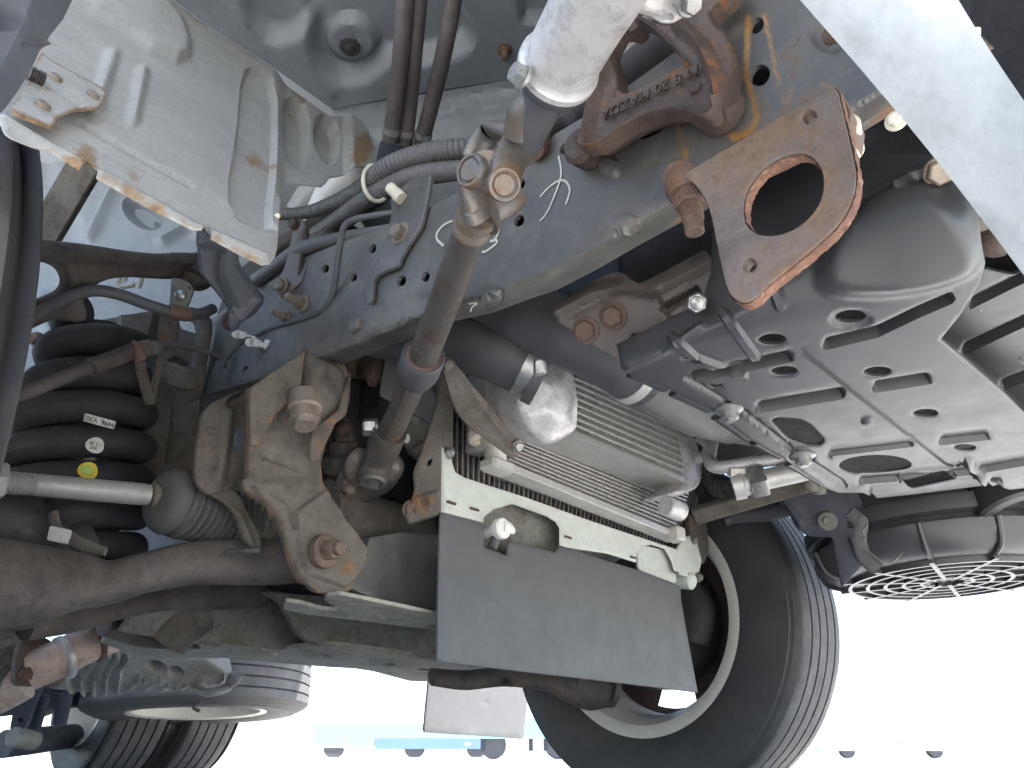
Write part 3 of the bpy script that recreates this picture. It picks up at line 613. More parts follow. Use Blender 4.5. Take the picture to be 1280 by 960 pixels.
tube('upper_tube', [s0, s1], .0135, 'hose_rubber', ushaft, sub=2, segs=28)
tube('clamp_lug', Pd([(645, 168, .465), (652, 140, .452), (668, 122, .442)]), [.009, .0085, .006], 'yoke_steel', ushaft, sub=6, segs=20)
pbolt = at(650, 97, d=.408); bolt(pbolt+Vector(_r)*.002, Vector(_r)*-.75-Vector(_f)*.5+Vector(_u)*.25, .0065, ushaft, 'zinc_bolt', washer=1.15, h=1.0, rot=.1)
fl = ((_r*.6-_f*.75).tolist())
# upper fork (comes down from the housing)
tube('upper_yoke', Pd([(655, 168, .474), (652, 180, .480), (640, 196, .470), (634, 212, .458), (629, 232, .455)]), [.017, .0145, .0125, .0125, .0115], 'yoke_steel', ushaft, sub=7, segs=20, flat=(.62, fl))
tube('upper_yoke', Pd([(648, 166, .488), (628, 162, .50), (612, 166, .512), (600, 182, .518), (592, 200, .52)]), [.014, .0105, .0095, .010, .010], 'yoke_steel', ushaft, sub=7, segs=20, flat=(.55, fl))
# lower fork
tube('lower_yoke', Pd([(599, 272, .492), (594, 255, .487), (588, 238, .48), (586, 214, .478)]), [.0165, .0150, .0118, .0115], 'yoke_steel', ushaft, sub=7, segs=20, flat=(.55, (_f*.3-_r*.9).tolist()))
tube('lower_yoke', Pd([(601, 272, .495), (612, 258, .50), (632, 252, .505), (648, 240, .51)]), [.0165, .0135, .0115, .0105], 'yoke_steel', ushaft, sub=7, segs=20, flat=(.6, fl))
def cap(u, v, d, n, r, m_='yoke_steel', hgt=.006):
    n = Vector(n).normalized(); p = at(u, v, d=d)
    build('bearing_cap', *lathe(p-n*hgt, n, [(0, r), (hgt*.8, r), (hgt, r*.94), (hgt, r*.80), (hgt*.75, r*.78), (hgt*.75, r*.70), (hgt*.95, r*.6), (hgt*.95, 0)], 36), m_, ushaft)
cap(586, 212, .452, Vector(-_r*.62-_f*.75+_u*.1), .0112)
cap(631, 231, .445, Vector(_r*.28-_f*.9-_u*.25), .0108)
cx0 = at(612, 216, d=.485)
mb = MB(); mb.add(lathe(cx0-Vector(_r)*.016-Vector(_u)*-.004, Vector(_r), [(0, .0085), (.034, .0085)], 20)); mb.add(lathe(cx0-Vector(_f)*.02, Vector(_f), [(0, .0085), (.04, .0085)], 20)); mb.add(lathe(cx0-Vector(_u)*.012, Vector(_u), [(0, .011), (.024, .011)], 20)); mb.obj('joint_cross', 'brown_bolt', ushaft)
a = at(599, 262, d=.492); b = at(527, 452, d=.685); n = (b-a).normalized()
build('weld_ring', *lathe(a+n*.004, n, [(0, .0140), (.003, .0142), (.007, .0142), (.009, .0132), (.013, .0132), (.015, .0142), (.019, .0142), (.021, .0126)], 40), 'yoke_rust', ushaft)
tube('lower_tube', [a+n*.015, b], [.0124, .0140], 'shaft_steel', ushaft, sub=2, segs=40)
build('collar', *lathe(b-n*.012, n, [(0, .0155), (-.002, .0188), (0, .0202), (.03, .0210), (.045, .018), (.052, .0135), (.052, 0)], 40), 'hose_rubber', ushaft)
build('rust_ring', *lathe(b-n*.011, n, [(-.002, .0155), (-.001, .0198), (0, .0155)], 36), 'deep_rust', ushaft)
q0 = at(520, 468, d=.71); q1 = at(484, 548, d=.80)
tube('splined_shaft', [q0, at(500, 515, d=.76), q1], [.0145, .014, .0145], 'shaft_steel', ushaft, sub=4, segs=12, flat=(.8, fl), power=3)
n2 = (q1-q0).normalized()
build('shaft_tip', *lathe(q1-n2*.02, n2, [(0, .0135), (.018, .0135), (.024, .010), (.026, 0)], 28), 'deep_rust', ushaft)
q2 = at(464, 598, d=.835); n3 = (q2-q1).normalized()
build('clamp_sleeve', *lathe(q1-n3*.006, n3, [(-.004, .0145), (-.004, .0190), (.020, .0190), (.026, .0178), (.034, .0172), (.036, .0155), (.036, 0)], 36), 'shaft_steel', ushaft)
tube('pinion_yoke', Pd([(477, 566, .815), (471, 584, .825), (466, 602, .832)]), [.0150, .0165, .0155], 'shaft_steel', ushaft, sub=5, segs=28)
build('yoke_boss', *lathe(at(466, 603, d=.815), Vector(-_u*.8-_f*.6), [(-.016, .0165), (0, .0165), (.0025, .0145), (.0025, .0105), (-.006, .0095), (-.006, 0)], 36), 'shaft_steel', ushaft)
tube('pinion_yoke', Pd([(486, 572, .845), (494, 584, .845), (488, 600, .845)]), [.010, .012, .009], 'shaft_steel', ushaft, sub=5, segs=20, flat=(.6, fl))
bolt(at(470, 534, d=.80), -_r-_f*.3, .010, ushaft, 'zinc_bolt', washer=1.0, h=1.3, name='clamp_bolt')
bolt(at(503, 548, d=.81), _r-_f*.6, .006, ushaft, 'zinc_bolt', washer=1.0, h=1.0, name='clamp_bolt')
tube('rack_yoke', Pd([(436, 612, .86), (440, 590, .86), (450, 576, .85)]), [.017, .016, .013], 'shaft_steel', ushaft, sub=6, flat=(.7, fl), segs=18)
tube('rack_yoke', Pd([(434, 612, .87), (455, 614, .87), (482, 600, .865), (492, 580, .86)]), [.016, .015, .014, .013], 'shaft_steel', ushaft, sub=6, segs=18, flat=(.7, fl))
build('bearing_cap', *lathe(at(448, 583, d=.84), Vector(_f)*-1+Vector(_r)*.4, [(-.012, .016), (0, .016), (.002, .013), (.002, 0)], 24, sx=1.4), 'shaft_steel', ushaft)
bolt(at(437, 610, d=.845), -_f-_u*.4, .007, ushaft, 'brown_bolt', washer=0, dome=True)
gbx = build('steering_rack', *sweep(Pd([(410, 640, 1.0), (455, 630, 1.0), (500, 622, 1.02), (540, 610, 1.05)]), [.05, .05, .045, .04], segs=24, sub=6), 'dark_iron', truck)
tube('rack_pinion', Pd([(428, 535, .92), (432, 560, .91), (430, 600, .91)]), [.012, .015, .028], 'dusty_steel', gbx, sub=5, segs=20)
build('pinion_ring', *lathe(at(430, 570, d=.90), Vector(_u), [(-.02, .028), (-.008, .030), (0, .028), (.004, .018), (.018, .018)], 24), 'dusty_steel', gbx)
tube('rusty_union', Pd([(426, 540, .90), (438, 530, .90)]), .009, 'deep_rust', gbx, sub=3)
# mount with stud seen under the rail
tube('engine_mount_stud', Pd([(440, 445, .93), (465, 452, .92), (468, 468, .90), (465, 480, .89)]), [.03, .026, .016, .006], 'deep_rust', truck, sub=6, segs=18)

# braided hose with copper end beside the joint
bh = Pd([(664, 182, .60), (690, 162, .62), (712, 152, .63), (760, 112, .64), (830, 58, .66), (900, 10, .68)])
bhose = tube('braided_hose', bh, [.010, .010, .0155, .0165, .0165, .0165], 'black_rubber', truck, sub=30, segs=24, ang=80, rmod=lambda s: 1+.03*math.sin(s*2600))
build('copper_ferrule', *lathe(at(668, 179, d=.598), (bh[1]-bh[0]).normalized(), [(-.006, .010), (-.006, .0125), (.006, .0125), (.006, .010)], 28), 'copper_rust', bhose)
sheet('cable_duct', rc([(700, 135), (770, 75), (800, 20), (820, 10), (812, 50), (760, 112), (712, 150)], 5), plane3((700, 135, .72), (800, 20, .72), (812, 50, .72)), 'gearbox_cast', truck, step=6, thick=.01, bev=2, hf=add(rib([(765, 85), (806, 45)], 3, .004), rib([(760, 100), (808, 56)], 3, .004)))

# ------------------------------------------------------------------ cast bracket with raised lettering
cxm = planeX(.322)
co_ = [(722, 176), (726, 186), (736, 190), (752, 187), (770, 176), (781, 168), (802, 157), (826, 148), (849, 145), (864, 148), (877, 153), (892, 152), (903, 140), (909, 118), (912, 90), (914, 60), (903, 34), (897, 36), (885, 19), (886, 8), (905, -4), (930, -40), (880, -40), (866, 2), (850, 26), (834, 32), (811, 24), (789, 13), (775, 40), (757, 76), (742, 104), (737, 122), (733, 152)]
chole = [(800, 28), (812, 34), (822, 42), (846, 63), (858, 78), (857, 84), (779, 118), (772, 112), (769, 92), (767, 71), (778, 46)]
ch = add(rib(co_[:13], 9, .010), rib([(905, 134), (898, 100), (880, 60), (850, 34)], 13, .012), rib([(734, 180), (744, 130), (760, 80), (780, 40)], 8, .010), rib([(772, 116), (858, 82)], 7, .004), rib([(858, 80), (828, 46), (800, 26)], 6, .006))
castb = sheet('cast_bracket', chaikin(co_, 1), cxm, 'cast_rust', truck, holes=[rc(chole, 5)], hf=ch, step=4, thick=.016, bev=3, wear=lambda u, v: .15+.3*ss(1-np.hypot(u-880, v-120)/40), label='brown rusted cast bracket with raised letters')
tx = (on(cxm, 772, 137)-on(cxm, 852, 98)).normalized(); nx = Vector((-1, 0, 0))
text('lettering', 'M 8 20 MAZDA', on(cxm, 813, 121)+nx*.0035, tx, nx.cross(tx), .0118, 'cast_rust', castb, depth=.0012)
tbp = on(cxm, 874, 116)+nx*.004; tube('thread_end', [tbp, tbp+nx*.003], .0042, 'deep_rust', castb, sub=20, rmod=lambda s: 1+.12*math.sin(s*3500))
build('mount_boss', *lathe(on(planeX(.335), 729, 186), (-1, 0, -.3), [(-.01, .014), (.006, .014), (.010, .010), (.011, .0)], 28), 'cast_rust', castb)
build('mount_boss', *lathe(on(planeX(.335), 892, 132), (-1, 0, -.2), [(-.01, .017), (.012, .016), (.016, .011), (.017, 0)], 28), 'cast_rust', castb)

# ------------------------------------------------------------------ plate with the large hole
tm = planeX(.30)
to = [(849, 217), (1040, 109), (1047, 112), (1053, 140), (1059, 165), (1067, 200), (1070, 224), (1066, 246), (1056, 268), (1040, 289), (1002, 322), (957, 358), (942, 374), (930, 379), (918, 374), (909, 363), (901, 330), (894, 296), (888, 264), (878, 242), (864, 226)]
tholes = [chaikin([(935, 232), (957, 206), (987, 191), (1010, 191), (1025, 206), (1031, 225), (1026, 255), (1003, 282), (973, 295), (946, 294), (931, 281), (927, 258)], 2), ell(1012, 146, 9, 9.5, 20), ell(937, 331, 8.5, 9, 20)]
tow = sheet('tow_plate', chaikin(to, 1), tm, 'plate_rust', truck, holes=tholes, step=4, thick=.008, bev=1.0, hf=pocket(chaikin([(895, 168), (935, 160), (930, 196), (872, 200)], 1), 8, -.0006),
      wear=lambda u, v: .30*ss(1-segdist(u, v, to[5:13])/14)+.25*ss(1-segdist(u, v, tholes[0], True)/10)+.1, label='flat rusty plate with a large round hole')
for li, l in enumerate((chaikin(to[4:14]+to[13:3:-1], 0),)):
    pass
V_, F_ = [], []
for loop, s in ((chaikin(to, 1), 1), (tholes[0], -1)):       # rough cut edge of the plate
    R2 = resamp(loop, 4); n = len(R2); c = R2.mean(0); base = len(V_)
    for k, x in ((0, .3012), (1, .3035), (2, .306), (3, .3078)):
        for (u, v) in R2:
            w = np.array((u, v)); dd = (w-c)/np.linalg.norm(w-c)
            p = on(tm, *(w)); pc = on(tm, *c); e = (p-pc); e.x = 0; e.normalize()
            V_.append(Vector((x, p.y, p.z))+e*s*(.0004+.0007*random.random()))
    for k in range(3):
        for i in range(n): F_.append((base+k*n+i, base+k*n+(i+1) % n, base+(k+1)*n+(i+1) % n, base+(k+1)*n+i))
build('cut_edge', V_, F_, 'plate_edge', tow, ang=180)
fm = planeZ(.425)
bp_ = at(860, 232, X=.312)
K = .62
mb = MB(); mb.add(lathe(bp_+Vector((0, 0, .006*K)), (0, 0, -1), [(0, .0215*K), (.006*K, .0225*K), (.012*K, .021*K), (.014*K, .0185*K)], 36)); mb.add(lathe(bp_+Vector((0, 0, -.007*K)), (0, 0, -1), [(0, .0195*K), (.004*K, .020*K), (.006*K, .019*K)], 36)); mb.add(lathe(bp_+Vector((0, 0, -.013*K)), (0, 0, -1), [(0, .0165*K), (.011*K, .0165*K), (.013*K, .0145*K)], 6, .5))
pr = [(0, .0095*K)]
for i in range(9): pr += [((.0005+i*.0018)*K, .0105*K), ((.0014+i*.0018)*K, .0092*K)]
pr += [(.018*K, .0092*K), (.030*K, .009*K), (.031*K, .0078*K), (.0315*K, 0)]
mb.add(lathe(bp_+Vector((0, 0, -.026*K)), (0, 0, -1), pr, 28)); mb.obj('bolt', 'deep_rust', tow, label='large rusted nut and stud under the plate')
tube('bracket_sleeve', [at(850, 222, X=.306), at(852, 225, X=.345)], .010, 'deep_rust', tow, sub=2, segs=28)
build('rubber_washer', *lathe(at(1054, 158, X=.318), (-1, -.25, 0), [(-.02, .0085), (0, .0085), (.001, .007), (.001, .004), (0, .0035), (0, 0)], 28), 'cream_plastic', tow)
sheet('bracket_web', rc([(1036, 108), (1050, 112), (1064, 140), (1060, 170), (1054, 150), (1046, 125)], 3), planeX(.31), 'plate_rust', tow, step=5, thick=.02, bev=1)
bolt(at(1120, 151, X=.36), (-1, 0, -.2), .004, rail, 'cream_plastic', washer=1.5)

# ------------------------------------------------------------------ brown brace below the rail
bm = plane3((690, 385, .66), (780, 445, .64), (876, 320, .60))
bo_ = [(689, 384), (716, 366), (750, 346), (770, 340), (781, 343), (790, 350), (800, 354), (818, 346), (880, 312), (900, 330), (890, 372), (845, 400), (805, 420), (790, 440), (776, 452), (745, 434), (716, 416), (697, 402)]
brace = sheet('frame_brace', rc(bo_, 3), bm, 'brown_brace', truck, holes=[rc([(786, 424), (790, 417), (800, 417), (803, 421), (797, 426)], 2)], step=5, thick=.003, bev=1, label='brown pressed steel brace with two rusty bolts',
      hf=add(rib([(700, 388), (745, 365), (782, 356), (812, 362), (890, 322)], 14, .012), rib([(700, 402), (760, 372)], 5, .004), pocket([(820, 362), (900, 320), (900, 380), (840, 400)], 10, .008), rib([(832, 386), (872, 364)], 7, -.012)), wear=lambda u, v: .2*ss(1-segdist(u, v, bo_, True)/5))
for u, v in ((733, 413), (767, 395)): bolt(on(bm, u, v), nrm(bm, u, v), .0095, brace, 'bright_rust', washer=1.35, h=.7)
sheet('engine_side_plate', [(600, 360), (720, 330), (800, 280), (905, 215), (960, 240), (930, 350), (860, 380), (760, 400), (660, 420)], plane3((640, 370, .80), (900, 230, .70), (850, 370, .72)), 'blue_plastic', truck, step=9, thick=.01, hf=add(pocket([(796, 318), (810, 290), (900, 260), (900, 360), (812, 350)], 6, .012), pocket([(690, 360), (780, 312), (784, 350), (700, 400)], 8, .01)))
bolt(at(815, 328, d=.715), nrm(plane3((640, 370, .80), (900, 230, .70), (850, 370, .72)), 815, 328), .0045, brace, 'zinc_bolt', washer=1.2)
# ------------------------------------------------------------------ engine undercover
def covmap(zb, xw, k=.10):
    def f(u, v):
        r_ = rays(u, v); iz = r_[..., 2]/(zb-ZC); ix = r_[..., 0]/xw      # inverse depths of floor and side wall
        kk = k*ss((np.asarray(u)-860)/260)*2.2+.03
        t = np.clip(.5+.5*(iz-ix)/kk, 0, 1); i = iz*(1-t)+ix*t-kk*t*(1-t)     # smooth minimum
        return CAM+r_/i[..., None]
    return f
cm = covmap(.40, .44)
uo = [(770, 430), (777, 463), (795, 474), (832, 486), (885, 511), (935, 549), (977, 573), (1017, 600), (1034, 612), (1048, 617), (1079, 617), (1087, 621), (1098, 635), (1140, 631), (1239, 619), (1242, 611), (1252, 610), (1262, 613), (1290, 610), (1400, 590), (1400, 560), (1280, 517), (1254, 491), (1200, 445), (1176, 425), (1200, 395), (1226, 352), (1232, 330), (1226, 300), (1224, 270), (1210, 240), (1197, 215), (1179, 194), (1120, 190), (1050, 192), (960, 210), (905, 250), (890, 290), (888, 340), (876, 378), (830, 400)]
uholes = [ell(965, 425, 17, 7, -3), ell(1064, 399, 19, 8, -3), ell(980, 464, 16, 5.5, -3), ell(1097, 465, 17, 6, -3), ell(1157, 517, 15.5, 5, -2), ell(1206, 560, 14, 4, 0), rc([(963, 526), (972, 522), (1000, 524), (1012, 530), (1032, 550), (1026, 557), (1008, 557), (985, 549)], 5),
          ell(1094, 582, 45, 12.5, -1, 32), rc([(1123, 602), (1185, 595), (1196, 598), (1201, 610), (1140, 623)], 5), [(853, 449), (862, 446), (874, 446), (874, 450), (864, 451)], [(886, 482), (902, 481), (903, 484), (892, 485)]]
def groove(P, w, h=-.010): return ridge(P, w, -h*1.0, 16) if P[0][0] < P[-1][0]-20 else bar(P, w, h, 4)
uh = add(groove([(864, 472), (988, 446)], 7), groove([(948, 511), (1054, 493)], 6), groove([(1032, 430), (1098, 414), (1148, 390), (1190, 372)], 8), groove([(1094, 485), (1162, 474)], 6.5), groove([(1036, 566), (1140, 554)], 5, -.004), groove([(1176, 552), (1236, 545)], 5, -.006), groove([(1075, 601), (1215, 589), (1300, 574)], 5, -.006),
         bar([(1008, 438), (1100, 510), (1195, 582)], 7, -.0030, 1.6), bar([(858, 474), (935, 520), (1000, 570), (1056, 606)], 2, -.004, 3), bar([(905, 392), (945, 448)], 6, .004, 4), bar([(840, 420), (870, 448), (930, 470)], 5, .004, 4),
         pocket(chaikin([(1025, 360), (1036, 320), (1080, 260), (1150, 225), (1215, 280), (1222, 325), (1190, 345), (1110, 362)], 2), 36, .014), bar([(960, 330), (975, 380)], 7, .006, 6), rib([(782, 460), (830, 440), (876, 408)], 6, .003), rib([(1180, 210), (1140, 222), (1126, 240)], 10, .006),
         pocket(ell(1003, 572, 14, 8), 6, -.003), pocket(ell(1084, 527, 7, 3.5), 3, .003), pocket([(1090, 612), (1250, 600), (1250, 640), (1090, 640)], 8, -.012), rib([(1210, 580), (1230, 600), (1245, 612)], 8, .01), pocket(ell(1064, 399, 26, 12), 5, -.002))
cover = sheet('engine_undercover', uo, cm, 'cover_plastic', truck, holes=uholes, hf=uh, step=4.5, thick=.0035, bev=1.2, label='black plastic engine undercover with slots and round holes')
for k, (a, b) in enumerate((((795, 470), (838, 488)), ((848, 494), (892, 514)), ((902, 524), (940, 550)), ((950, 556), (982, 573)), ((992, 582), (1036, 608)))):     # rounded lugs along the rear lip
    tube('lip_tab', [on(cm, *a)+Vector((0, .004, .004)), on(cm, *b)+Vector((0, .003, .003))], .0066, 'cover_plastic', cover, sub=3, segs=20, flat=(.45, (0, 0, 1)))
for u, v, r in ((911, 512, .0085), (1003, 570, .009)):
    p = on(cm, u, v); build('flange_nut', *lathe(p+Vector((0, 0, .001)), (0, 0, -1), [(0, r*1.5), (.002, r*1.5), (.003, r*1.2), (.004, r*.95), (.010, r*.9), (.011, r*.7), (.011, r*.5), (.013, r*.5), (.013, 0)], 24), 'zinc_bolt', cover)
sm = planeZ(.437)
so_ = [(1168, 424), (1228, 336), (1255, 342), (1300, 350), (1500, 330), (1500, 640), (1400, 612), (1290, 530), (1254, 497)]
side = sheet('side_undercover', so_, sm, 'cover_plastic', truck, step=6, thick=.003, bev=1, hf=add(groove([(1205, 436), (1300, 392)], 8, -.010), groove([(1252, 482), (1320, 456)], 7, -.010), groove([(1215, 380), (1300, 338)], 6, -.008), rib([(1176, 430), (1254, 496), (1290, 528)], 8, .004), pocket(ell(1283, 448, 10, 7), 3, -.004)), label='ribbed black plastic side cover')
# nut and rusty bracket above the cover
bolt(on(cm, 1173, 213)+Vector((-.004, 0, -.004)), (-.6, -.3, -.7), .0085, cover, 'brown_bolt', washer=1.1, h=.7)
tube('hook_end', Pd([(1262, 282, .52), (1245, 298, .52), (1232, 292, .53), (1222, 270, .55)]), [.011, .014, .012, .008], 'cast_rust', truck, sub=6, segs=18)
tube('hook_end', Pd([(1200, 215, .50), (1215, 252, .49), (1232, 280, .48)]), [.006, .011, .008], 'dusty_steel', truck, sub=6, segs=16)
# inside of the engine bay seen past the plate
sheet('front_crossmember', [(1040, 160), (1130, 120), (1220, 130), (1300, 260), (1300, 420), (1240, 350), (1200, 260), (1130, 200), (1050, 210)], plane3((1040, 160, .62), (1300, 260, .55), (1130, 200, .60)), 'under_black', truck, step=10, thick=.02, holes=[chaikin([(1062, 192), (1075, 176), (1100, 172), (1118, 186), (1120, 196)], 1)])
tube('wiring_loom', Pd([(1080, 196, .66), (1092, 186, .65), (1106, 186, .66), (1112, 200, .68)]), .005, 'bus_blue', truck, sub=6, segs=12)
tube('wiring_loom', Pd([(960, 268, .75), (985, 240, .74), (1005, 218, .74), (1015, 190, .75)]), .004, 'black_rubber', truck, sub=6, segs=12)
mb = MB(); p = at(945, 243, d=.62); mb.add(lathe(p, Vector(_r)*.9+Vector(_u)*.3, [(0, .010), (.012, .010), (.013, .008), (.020, .008), (.022, .005), (.022, 0)], 18)); mb.obj('drain_plug', 'zinc_bolt', truck)
tube('support_bar', Pd([(925, 275, .66), (942, 245, .66), (955, 215, .66)]), .012, 'wing_paint', truck, sub=3, segs=14)

# ------------------------------------------------------------------ bumper
bq = []
for t in np.linspace(-.45, 1.35, 19):
    u0, v0 = 1000+t*280+8*math.sin(t*3.1), t*345; u1, v1 = 1198+t*118, t*195-20*t*t
    a, b = at(u0, v0, d=.275-.01*t), at(u1, v1, d=.240-.012*t); bq.append((a, b))
V_, F_ = [], []
NB = 14
for a, b in bq:
    ax_ = (b-a); nn_ = Vector(-_f)
    prof = []
    for s in np.linspace(0, 1, NB-4): prof.append(a+ax_*s+nn_*(.0025*math.sin(math.pi*min(1, s*1.05))**.8))
    ka = (a-Vector(CAM)).normalized(); kb_ = (b-Vector(CAM)).normalized(); prof.append(b+kb_*.008); prof.append(b+kb_*.05-ax_*.12); prof.append(a+ka*.05+ax_*.12); prof.append(a+ka*.006)
    V_ += prof
n = NB
for i in range(len(bq)-1):
    for j in range(n): F_.append((i*n+j, i*n+(j+1) % n, (i+1)*n+(j+1) % n, (i+1)*n+j))
bump = build('bumper', V_, F_, 'bumper_paint', truck, ang=28, label='pale grey bumper edge crossing the corner')
build('bumper_clip', *rbox(at(1218, 42, d=.262), Vector(_r)*.0013, Vector(_u)*.0016, Vector(_f)*.002, .3), 'white_plastic', bump)
fp = plane3((1180, -20, .55), (1400, -20, .60), (1280, 200, .52))
sheet('front_valance', [(1100, -120), (1500, -120), (1500, 340), (1300, 330), (1240, 200)], fp, 'blue_plastic', truck, step=14, thick=.004, hf=add(rib([(1195, 100), (1300, 58)], 10, .006)))

# ------------------------------------------------------------------ far side, under the cover: pipe, fittings, crossbar, hanger, round tank
pipe = tube('alloy_pipe', Pd([(893, 540, 1.10), (888, 562, 1.06), (886, 574, 1.04), (893, 583, 1.02), (912, 583, 1.01), (960, 575, 1.0), (1010, 568, 1.0)]), .0095, 'cast_aluminium', truck, sub=10, segs=18, label='bent aluminium air conditioning pipe')
tube('alloy_pipe', Pd([(874, 548, 1.15), (884, 555, 1.13), (884, 566, 1.13), (872, 574, 1.15)]), .008, 'fin_aluminium', truck, sub=8, segs=16)
fa, fb = at(925, 606, d=1.0), at(1015, 586, d=.98); fn = (fb-fa).normalized()
fit = build('pipe_union', *lathe(fa, fn, [(-.01, .012), (-.01, .020), (.004, .0205), (.006, .017), (.012, .017), (.013, .021), (.034, .021), (.036, .0145), (.11, .0145), (.11, 0)], 28), 'tube_aluminium', truck, label='silver hexagon pipe union')
build('union_nut', *lathe(fa+fn*.012, fn, [(0, .023), (.003, .0245), (.020, .0245), (.023, .023)], 6, .4), 'zinc_bolt', fit)
build('pipe_strap', *boxv(at(922, 590, d=1.0), Vector(_r)*.012, Vector(_u)*.006, Vector(_f)*.01), 'fin_aluminium', pipe)
tube('fluid_hose', Pd([(880, 560, 1.2), (890, 600, 1.18), (905, 610, 1.15), (930, 606, 1.12)]), .016, 'black_rubber', truck, sub=24, segs=18, rmod=lambda s: 1+.06*math.sin(s*900))
ba, bb = at(868, 645, d=1.13), at(1020, 600, d=1.05); bn = (bb-ba).normalized(); bu = bn.cross(Vector((0, 1, 0))).normalized()
xbar = build('cross_bar', *rbox((ba+bb)/2, bu*.012, bn.cross(bu)*.012, bn*((bb-ba).length/2), .2), 'dusty_steel', truck, label='flat rusty cross bar below the pipes')
bk = sheet('radiator_bracket', rc([(862, 642), (884, 646), (887, 690), (880, 706), (864, 700)], 4), planeY(.62), 'dusty_steel', truck, step=5, thick=.01, bev=1.5)
tube('rubber_hose', Pd([(905, 652, 1.3), (920, 645, 1.3), (960, 640, 1.28), (1000, 630, 1.25)]), [.010, .014, .016, .016], 'hose_rubber', truck, sub=8, segs=18)
tube('stopper', [at(1013, 600, d=.99), at(1013, 613, d=.99)], .0095, 'dusty_steel_green', truck, sub=3, segs=20)
tube('stopper', [at(1022, 606, d=1.02), at(1023, 617, d=1.02)], .011, 'dusty_steel_green', truck, sub=3, segs=20)
hm = plane3((960, 610, 1.12), (1060, 610, 1.08), (1040, 690, 1.08))
ho = [(962, 612), (1000, 600), (1070, 612), (1085, 640), (1085, 700), (1052, 735), (1044, 700), (1040, 672), (1008, 670), (996, 660), (980, 635)]
hang = sheet('hanger_plate', rc(ho, 4), hm, 'under_black', truck, step=7, thick=.012, bev=1.5, hf=rib([(975, 620), (1000, 655)], 8, .008), wear=lambda u, v: .45*ss(1-segdist(u, v, [(962, 612), (1000, 668)])/14))
build('rubber_bush', *lathe(on(hm, 1034, 651), nrm(hm, 1034, 651), [(0, .0145), (.004, .0145), (.006, .0125), (.006, .0065), (.0085, .006), (.0085, 0)], 30), 'dusty_steel_green', hang)
# round ribbed tank bottom
ac = at(1183, 724, d=1.12); AR = .195; TS = 1.18
tank = build('round_resonator', *lathe(ac, (0, 0, 1), [(t_, r_*TS) for t_, r_ in [(.0, 0), (0, .02), (.0, .11), (.004, .132), (.014, .148), (.030, .156), (.045, .158), (.045, .150), (.055, .150), (.058, .163), (.075, .165), (.079, .165), (.081, .156), (.16, .156), (.16, 0)]], 72), 'cover_plastic', truck, label='round black plastic tank with a ribbed bottom')
for rr_ in (.03*TS, .052*TS, .074*TS, .096*TS, .118*TS): build('ring_rib', *ring_lathe(ac+Vector((0, 0, -.001)), (0, 0, 1), [(.003, rr_-.0035), (-.0045, rr_-.0028), (-.0045, rr_+.0028), (.003, rr_+.0035)], 72), 'cover_plastic', tank)
for k in range(12):
    t = 2*math.pi*k/12+.12; e = Vector((math.cos(t), math.sin(t), 0)); s = Vector((-math.sin(t), math.cos(t), 0))
    build('radial_rib', *boxv(ac+e*.076*TS+Vector((0, 0, -.0008)), e*.056*TS, s*.0032, Vector((0, 0, .0046))), 'cover_plastic', tank)
    build('corner_rib', *sweep([ac+e*.13*TS+Vector((0, 0, .0015)), ac+e*.150*TS+Vector((0, 0, .013)), ac+e*.1595*TS+Vector((0, 0, .045))], .004, segs=8, sub=4), 'cover_plastic', tank)
    build('wall_rib', *boxv(ac+e*.158*TS+Vector((0, 0, .115)), e*.004, s*.002, Vector((0, 0, .034))), 'cover_plastic', tank)
mb = MB(); mb.add(ring_lathe(ac+Vector((0, 0, .108)), (0, 0, 1), [(0, .154*TS), (0, .161*TS), (.004, .161*TS), (.004, .154*TS)], 72)); mb.obj('band_rib', 'cover_plastic', tank)
tube('strap', Pd([(1062, 640, .99), (1076, 654, .985), (1074, 672, .985), (1080, 695, .98), (1096, 712, .975)]), .010, 'black_rubber', tank, sub=6, flat=(.25, (-_f).tolist()), segs=12)
tube('wire_hook', Pd([(1072, 650, .975), (1080, 646, .97), (1084, 655, .97), (1078, 664, .97), (1082, 672, .97), (1078, 676, .97)]), .0012, 'shaft_steel', tank, sub=8, segs=8)
tube('wire_hook', Pd([(1086, 690, .975), (1110, 705, .97), (1128, 690, .99)]), .0012, 'shaft_steel', tank, sub=2, segs=8)
build('round_socket', *lathe(at(1268, 625, d=.98), (-.1, -.2, -1), [(-.06, .05), (.012, .05), (.016, .046), (.016, .030), (0, .028), (0, 0)], 40), 'cover_plastic', truck)
